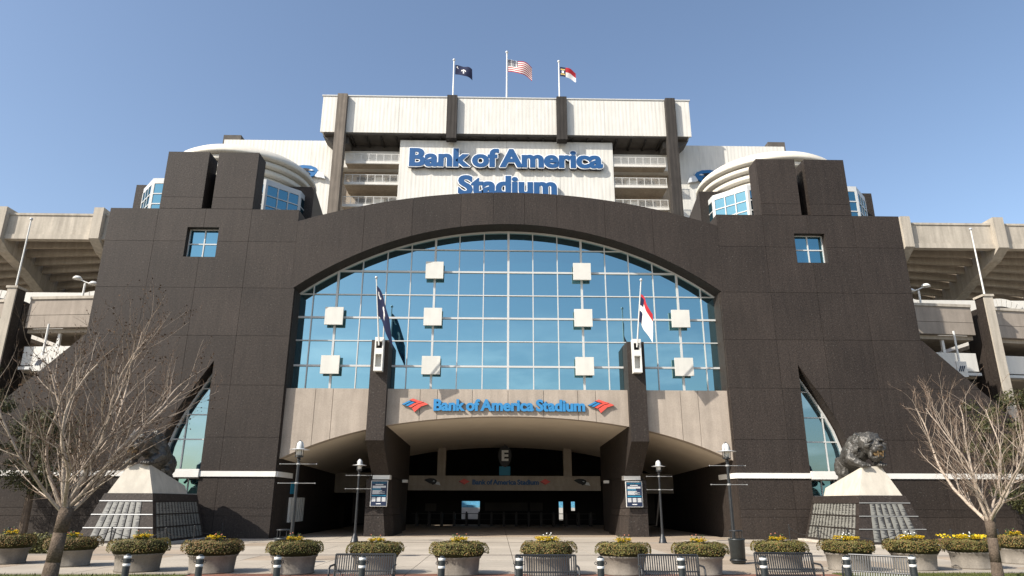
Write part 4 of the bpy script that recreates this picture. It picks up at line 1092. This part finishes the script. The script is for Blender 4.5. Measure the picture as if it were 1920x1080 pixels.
# ================================================================== PLANTERS
def hedge_mesh(seed, flowers, fl_r, ratio):
    r = random.Random(seed); core = MB(); lf = MB(); fl = MB(); sg = MB()
    core.lathe([(.40,-.02),(.62,.02),(.69,.12),(.68,.22),(.58,.31),(.36,.35),(.001,.36)], n=22)
    # leaf sized faces over a flattened cushion
    for _ in range(3600):
        a = r.uniform(0, 2*math.pi); q = r.random()
        if q < .58: ph = r.uniform(-.38, 1.2); rr_ = .60+.17*math.cos(ph)*r.uniform(.88,1.03); z = .17+.20*math.sin(ph)
        else: rr_ = .68*math.sqrt(r.random()); z = .35-.03*rr_+r.uniform(-.03,.035)
        rr_ *= 1+.04*math.sin(3*a+seed)+.03*math.sin(7*a+2*seed); z += .02*math.sin(5*a+seed)
        c = Vector((rr_*math.cos(a), rr_*math.sin(a), z)); s_ = r.uniform(.012,.023)
        n = Vector((math.cos(a)*.7+r.uniform(-.7,.7), math.sin(a)*.7+r.uniform(-.7,.7), r.uniform(.0,1.3))).normalized()
        u = n.orthogonal().normalized(); u.rotate(Matrix.Rotation(r.uniform(0,6.28),3,n)); v = n.cross(u)
        lf.add([c-u*s_*1.3, c+v*s_*.6, c+u*s_*1.3, c-v*s_*.6], [(0,1,2,3)], 0 if r.random() < ratio else 1)
    for _ in range(flowers):
        a = r.uniform(0, 2*math.pi); q = fl_r*math.sqrt(r.random()); c = Vector((q*math.cos(a), q*math.sin(a), .39+r.uniform(0,.09))); s_ = r.uniform(.022,.036)
        for k in range(5):
            t = 2*math.pi*k/5+a; p = c+Vector((math.cos(t)*s_*1.2, math.sin(t)*s_*1.2, .006)); w_ = Vector((-math.sin(t), math.cos(t), 0))*s_*.6
            tilt = Vector((0,0,r.uniform(-.01,.02)))
            fl.add([c, p-w_+tilt, p*1+Vector((math.cos(t)*s_*.5,math.sin(t)*s_*.5,.004)), p+w_+tilt], [(0,1,2,3)], 0)
    for _ in range(9):
        x, y = r.uniform(-.16,.16), r.uniform(-.16,.16); h = r.uniform(.08,.24); sg.tube((x,y,.34),(x+r.uniform(-.03,.03),y,.36+h),.006,.004,5)
        for k in range(9):
            c = Vector((x+r.uniform(-.04,.04), y+r.uniform(-.04,.04), .36+h*r.random())); u = Vector((r.uniform(-1,1),r.uniform(-1,1),r.uniform(.2,1))).normalized()*r.uniform(.03,.06); v = u.orthogonal().normalized()*.014
            sg.add([c, c+u*.5+v, c+u, c+u*.5-v], [(0,1,2,3)], 0)
        if r.random() < .5: sg.ball((x,y,.38+h), .018, 6, 4, 1)
    return core, lf, fl, sg
def make_planter_pot():
    t = thing('planter_pot', '', 'planter', (0,0,0), 0, 'round concrete planters across the plaza')
    b = MB(); b.lathe([(.50,0),(.545,.0),(.555,.04),(.535,.06),(.565,.40),(.60,.43),(.61,.47),(.59,.49),(.53,.49),(.53,.40),(.001,.40)], n=36); b.build('bowl', potm, t, False, True)
    b = MB(); b.lathe([(.001,.42),(.52,.42)], n=24); b.build('soil', soil, t, False)
    return t
def make_hedge(seed, flowers, fl_r, ratio, pink):
    t = thing('planter_shrub', '', 'shrub', (0,0,0), 0, 'clipped shrubs in the round planters')
    core, lf, fl, sg = hedge_mesh(seed, flowers, fl_r, ratio)
    core.build('shade_core', leafD, t, False, True)  # dark filling painted as the shade inside the shrub
    tag(lf.build('foliage', [leafA, leafB], t, False), kind='stuff'); 
    if flowers: tag(fl.build('flowers', flowY, t, False), kind='stuff')
    sg.build('sprig', [leafG, flowP if pink else trimw], t, False)
    return t
pot0 = make_planter_pot()
H = [make_hedge(3, 70, .24, .72, True), make_hedge(8, 130, .34, .65, False), make_hedge(14, 40, .22, .45, True)]
PL = [(-15.82,23.09,0.98,2,'at the far left edge behind the bare tree'),(-13.4,22.3,1.0,2,'just behind the left bare trunk'),(-10.6,20.75,1.03,0,'before the left pedestal face, second right of the tree'),
      (-8.38,20.35,1.05,2,'before the dark side of the left pedestal'),(-6.10,20.15,1.0,0,'under the near left lamp post'),(-3.88,20.1,1.0,0,'before the left granite pier'),
      (-1.60,19.85,1.0,0,'left of the middle of the entry'),(0.82,19.85,1.02,1,'right of the middle of the entry behind the middle bench'),(2.90,19.95,1.0,0,'before the right granite pier'),
      (5.02,19.95,1.0,0,'just left of the dark litter bin'),(7.60,20.9,1.03,0,'just right of the dark litter bin'),(9.72,21.2,1.03,1,'before the name plaques of the right pedestal'),
      (11.78,21.4,1.03,1,'before the right half of the right pedestal'),(13.85,21.9,1.02,1,'beside the trunk of the right bare tree'),(16.5,23.6,1.0,2,'at the far right edge behind the bare tree')]
used = set()
for i, (x, y, k, h, wh) in enumerate(PL):
    p = pot0 if i == 0 else dup(pot0)
    p.location = (x,y,.028); p.scale = (k*1.03,k*1.03,1.0); p.rotation_euler = (0,0,rnd.uniform(0,6)); p['label'] = 'round grey concrete planter '+wh.split(' behind')[0] if i not in (0,14,1) else 'round grey concrete planter '+wh
    o = H[h] if h not in used else dup(H[h]); used.add(h)
    o.location = (x,y,.47); o.scale = (k*rnd.uniform(.97,1.04),k*rnd.uniform(.97,1.04),rnd.uniform(.95,1.1)); o.rotation_euler = (0,0,rnd.uniform(0,6))
    o['label'] = 'clipped flowering shrub in planter '+wh
# raised flower bed at the right, low hedge at the left
t = thing('flower_bed', 'raised bed of yellow flowers by the granite wall on the right', 'flower bed', (22.4,32.2,0))
b = MB(); b.prism_z([(19.9,31.4),(27,31.0),(27,34.5),(19.9,34.0)], 0.0, .30); b.build('bed', mulch, t)
fl = MB(); r = random.Random(31)
for _ in range(1500):
    x, y = r.uniform(20,26.8), r.uniform(31.3,33.8); c = Vector((x,y,.38+r.uniform(0,.12))); s_ = r.uniform(.03,.055)
    u = Vector((r.uniform(-1,1),r.uniform(-1,1),r.uniform(-.5,.5))).normalized()*s_; v = Vector((r.uniform(-.4,.4),r.uniform(-1,-.2),r.uniform(.3,1))).normalized().cross(u).normalized()*s_
    fl.add([c-u,c-v,c+u,c+v],[(0,1,2,3)],0 if r.random()<.66 else 1)
tag(fl.build('flowers', [flowY, leafG], t), kind='stuff')
t = thing('low_hedge', 'low dark green hedge behind the leftmost planters', 'hedge', (-20.5,27.5,0))
hb = MB(); r = random.Random(77)
for _ in range(5200):
    x, y, z = r.uniform(-25,-16.6), r.uniform(27,28.2), r.uniform(.05,.72); c = Vector((x,y,z)); s_ = r.uniform(.03,.06)
    n = Vector((r.uniform(-1,1),r.uniform(-1,.2),r.uniform(0,1))).normalized(); u = n.orthogonal().normalized()*s_; v = n.cross(u)*.6; hb.add([c-u,c-v,c+u,c+v],[(0,1,2,3)],0 if r.random()<.5 else 1)
tag(hb.build('foliage', [ever_l, leafA], t), kind='stuff')
b = MB(); b.box(-24.9,-16.7,27.25,28.0,.0,.55); b.build('shade_core', leafD, t)  # dark box inside the hedge, painted as the shade behind its leaves

# ================================================================== TREES
def bare_tree(name, label, loc, seed, H_, spread, lean, trunk_r, fork_z, nlimb, buds):
    r = random.Random(seed); t = thing(name, label, 'tree', loc)
    tr = MB(); lb = MB(); tw = MB(); bd = MB()
    pts = [Vector((0,0,-.05)), Vector((lean[0]*.3, lean[1]*.3, fork_z*.35)), Vector((lean[0]*.6, lean[1]*.6, fork_z*.7)), Vector((lean[0],lean[1],fork_z))]
    rad = [trunk_r*1.25, trunk_r, trunk_r*.92, trunk_r*1.02]
    for i in range(3): tr.tube(pts[i], pts[i+1], rad[i], rad[i+1], 12)
    def grow(p, d, L, rr, lvl, mb):
        nseg = max(3, int(L/.22)) if lvl < 2 else 3 if lvl == 2 else 2
        q = p.copy(); dd = d.copy(); step = L/nseg
        for i in range(nseg):
            up = .10 if lvl < 2 else .16
            dd = (dd+Vector((r.gauss(0,.10),r.gauss(0,.10),r.gauss(0,.06)+up*.35))).normalized()
            q2 = q+dd*step; k0 = 1-i/nseg*.72; k1 = 1-(i+1)/nseg*.72
            mb.tube(q, q2, rr*k0, rr*k1, 7 if lvl == 0 else 5 if lvl == 1 else 3, 0, False)
            if lvl < 3:
                nb = {0: 1 if i > 0 else 0, 1: 1 if r.random() < .85 else 2, 2: 1 if r.random() < .5 else 0}[lvl]
                if lvl == 1 and r.random() < .15: nb = 3
                for _ in range(nb):
                    if r.random() < .88:
                        ax = dd.orthogonal().normalized(); ax.rotate(Matrix.Rotation(r.uniform(0,6.28),3,dd))
                        nd = dd.copy(); nd.rotate(Matrix.Rotation(r.uniform(.45,.95),3,ax)); nd = (nd+Vector((0,0,.22))).normalized()
                        LL = L*(.62-.30*i/nseg)*r.uniform(.6,1.1); LL = min(LL, {0:1.9,1:.85,2:.38}[lvl])
                        grow(q.lerp(q2, r.random()), nd, max(LL,.12), max(.0038, rr*k0*{0:.40,1:.46,2:.7}[lvl]), lvl+1, lb if lvl == 0 else tw)
            if lvl >= 2 and r.random() < buds:
                s_ = r.uniform(.012,.028); n = Vector((r.uniform(-1,1),r.uniform(-1,1),r.uniform(-1,1))).normalized(); u = n.orthogonal().normalized()*s_; v = n.cross(u)
                bd.add([q2-u,q2-v,q2+u,q2+v],[(0,1,2,3)])
            q = q2
    for k in range(nlimb):
        a = 2*math.pi*k/nlimb+r.uniform(-.35,.35); el = (r.uniform(.55,.85), r.uniform(.85,1.1), r.uniform(1.15,1.4))[k % 3]
        d = Vector((math.cos(a)*math.cos(el)*spread, math.sin(a)*math.cos(el)*spread, math.sin(el))).normalized()
        grow(pts[3]-Vector((0,0,r.uniform(0,.25))), d, (H_-fork_z)*r.uniform(.78,1.0), trunk_r*r.uniform(.26,.40), 0, lb)
    tr.build('trunk', barkT, t, False, True)
    lb.build('limbs', barkA, t, False, True)
    tag(tw.build('twigs', twigm, t, False), kind='stuff')
    if bd.f: tag(bd.build('dry_buds', budm, t, False), kind='stuff')
    return t
bare_tree('bare_tree', 'large bare tree with pale spreading limbs on the left lawn', (-10.15,16,.03), 12, 6.0, .95, (.12,0.0), .15, 1.72, 9, .42)
bare_tree('bare_tree', 'smaller bare tree with fine twigs on the right lawn', (11.15,17,.03), 23, 5.0, .95, (.08,0), .115, 1.55, 8, .10)
def evergreen(label, loc, seed, rx, ry, z0, z1, n, group='evergreen trees beside the entrance'):
    r = random.Random(seed); t = thing('evergreen_tree', label, 'tree', loc, 0, group)
    b = MB(); b.tube((0,0,0),(0,0,z0+.8),.20,.14,9); b.tube((0,0,z0+.8),(.2,0,z1*.8),.14,.04,7)
    for _ in range(9):
        a = r.uniform(0,6.28); zz = r.uniform(z0,z1*.7); b.tube((0,0,zz),(rx*.7*math.cos(a),ry*.7*math.sin(a),zz+r.uniform(.4,1.2)),.06,.015,5)
    b.build('trunk', barkT, t, False)
    lf = MB(); clumps = []
    for _ in range(95):
        a = r.uniform(0,6.28); k = r.random()**.5; zz = r.uniform(-1,1); m_ = math.sqrt(max(0,1-zz*zz*.85))
        clumps.append((rx*k*m_*math.cos(a)*r.uniform(.8,1.1), ry*k*m_*math.sin(a)*r.uniform(.8,1.1), (z0+z1)/2+zz*(z1-z0)/2, r.uniform(.25,.6)))
    for _ in range(n):
        cx_, cy_, cz_, cr_ = r.choice(clumps); d = Vector((r.gauss(0,1),r.gauss(0,1),r.gauss(0,.8))); d = d.normalized()*cr_*r.random()**.4
        c = Vector((cx_,cy_,cz_))+d; s_ = r.uniform(.035,.075)
        n_ = (d.normalized()+Vector((r.uniform(-.6,.6),r.uniform(-.6,.6),r.uniform(-.2,.8)))).normalized(); u = n_.orthogonal().normalized(); u.rotate(Matrix.Rotation(r.uniform(0,6.28),3,n_)); v = n_.cross(u)
        lf.add([c-u*s_*1.4,c-v*s_*.55,c+u*s_*1.4,c+v*s_*.55],[(0,1,2,3)],0 if r.random()<.55 else 1)
    tag(lf.build('crown', [ever_l, ever_d], t, False), kind='stuff')
evergreen('dark evergreen tree behind the left bare tree, nearest the frame edge', (-26.6,34,0), 3, 3.2, 2.2, 1.6, 8.0, 16000)
evergreen('dark evergreen tree between the left bare tree and the left pedestal', (-22.9,34.6,0), 4, 1.6, 1.5, 2.4, 6.0, 7000)
evergreen('olive evergreen tree behind the right bare tree', (25.9,34.2,0), 5, 2.9, 2.2, 1.7, 7.4, 15000)
evergreen('far evergreen tree at the right edge of the plaza', (30.2,34.5,0), 6, 2.8, 2.0, 1.4, 7.8, 9000)

# ================================================================== ENTRY DETAILS
t = thing('turnstile_row', 'row of dark metal turnstiles and rails deep inside the shaded entry', 'turnstile', (0,58,0))
for k in range(15):
    x = -7+1.0*k; b = MB(); b.box(x-.09,x+.09,57.6,58.6,0,1.02); b.ball((x,57.7,1.08),.07,8,5); b.build('turnstile_post', inner_m, t)
b = MB(); b.tube((-7.4,57.8,.98),(7.4,57.8,.98),.025); b.tube((-7.4,57.8,.55),(7.4,57.8,.55),.02); b.build('rail', inner_m, t)
FSn = thing('inner_stand', 'sunlit white and blue seating seen through the gap in the entry', 'stand', (0,72,0))
b = MB(); b.box(-8,8,70,70.4,0,1.35); b.build('stand_wall', seatlit, FSn)
b = MB(); b.box(-8,8,70.5,72,1.35,1.6); b.box(-8,8,72,74,1.6,4); b.build('seat_bank', seatblue, FSn)
for s, side in ((-1,'left'),(1,'right')):
    t = thing('pier_spotlight', 'small white spotlight on the inner face of the %s pier' % side, 'spotlight', (s*6.6,45.5,3.2))
    b = MB(); b.box(s*6.30,s*6.62,45.4,45.8,3.05,3.22); b.build('housing', whitep, t); b = MB(); b.tube((s*6.74,45.6,3.15),(s*6.6,45.6,3.15),.04); b.build('arm', black_met, t)
t = thing('wall_grille', 'white slatted grille on the left wall of the entry passage', 'grille', (-12.3,42.2,1.2))
for k in range(8):
    b = MB(); b.box(-12.40,-12.28,40.9+.38*k,41.15+.38*k,.75,2.1); b.build('slat', clad_p, t)
t = thing('gate_plaque', 'small blue square sign on the left wall of the entry passage', 'sign', (-12.3,42,2.7))
b = MB(); b.box(-12.40,-12.33,41.0,41.9,2.30,2.95); b.build('plate', teal, t)
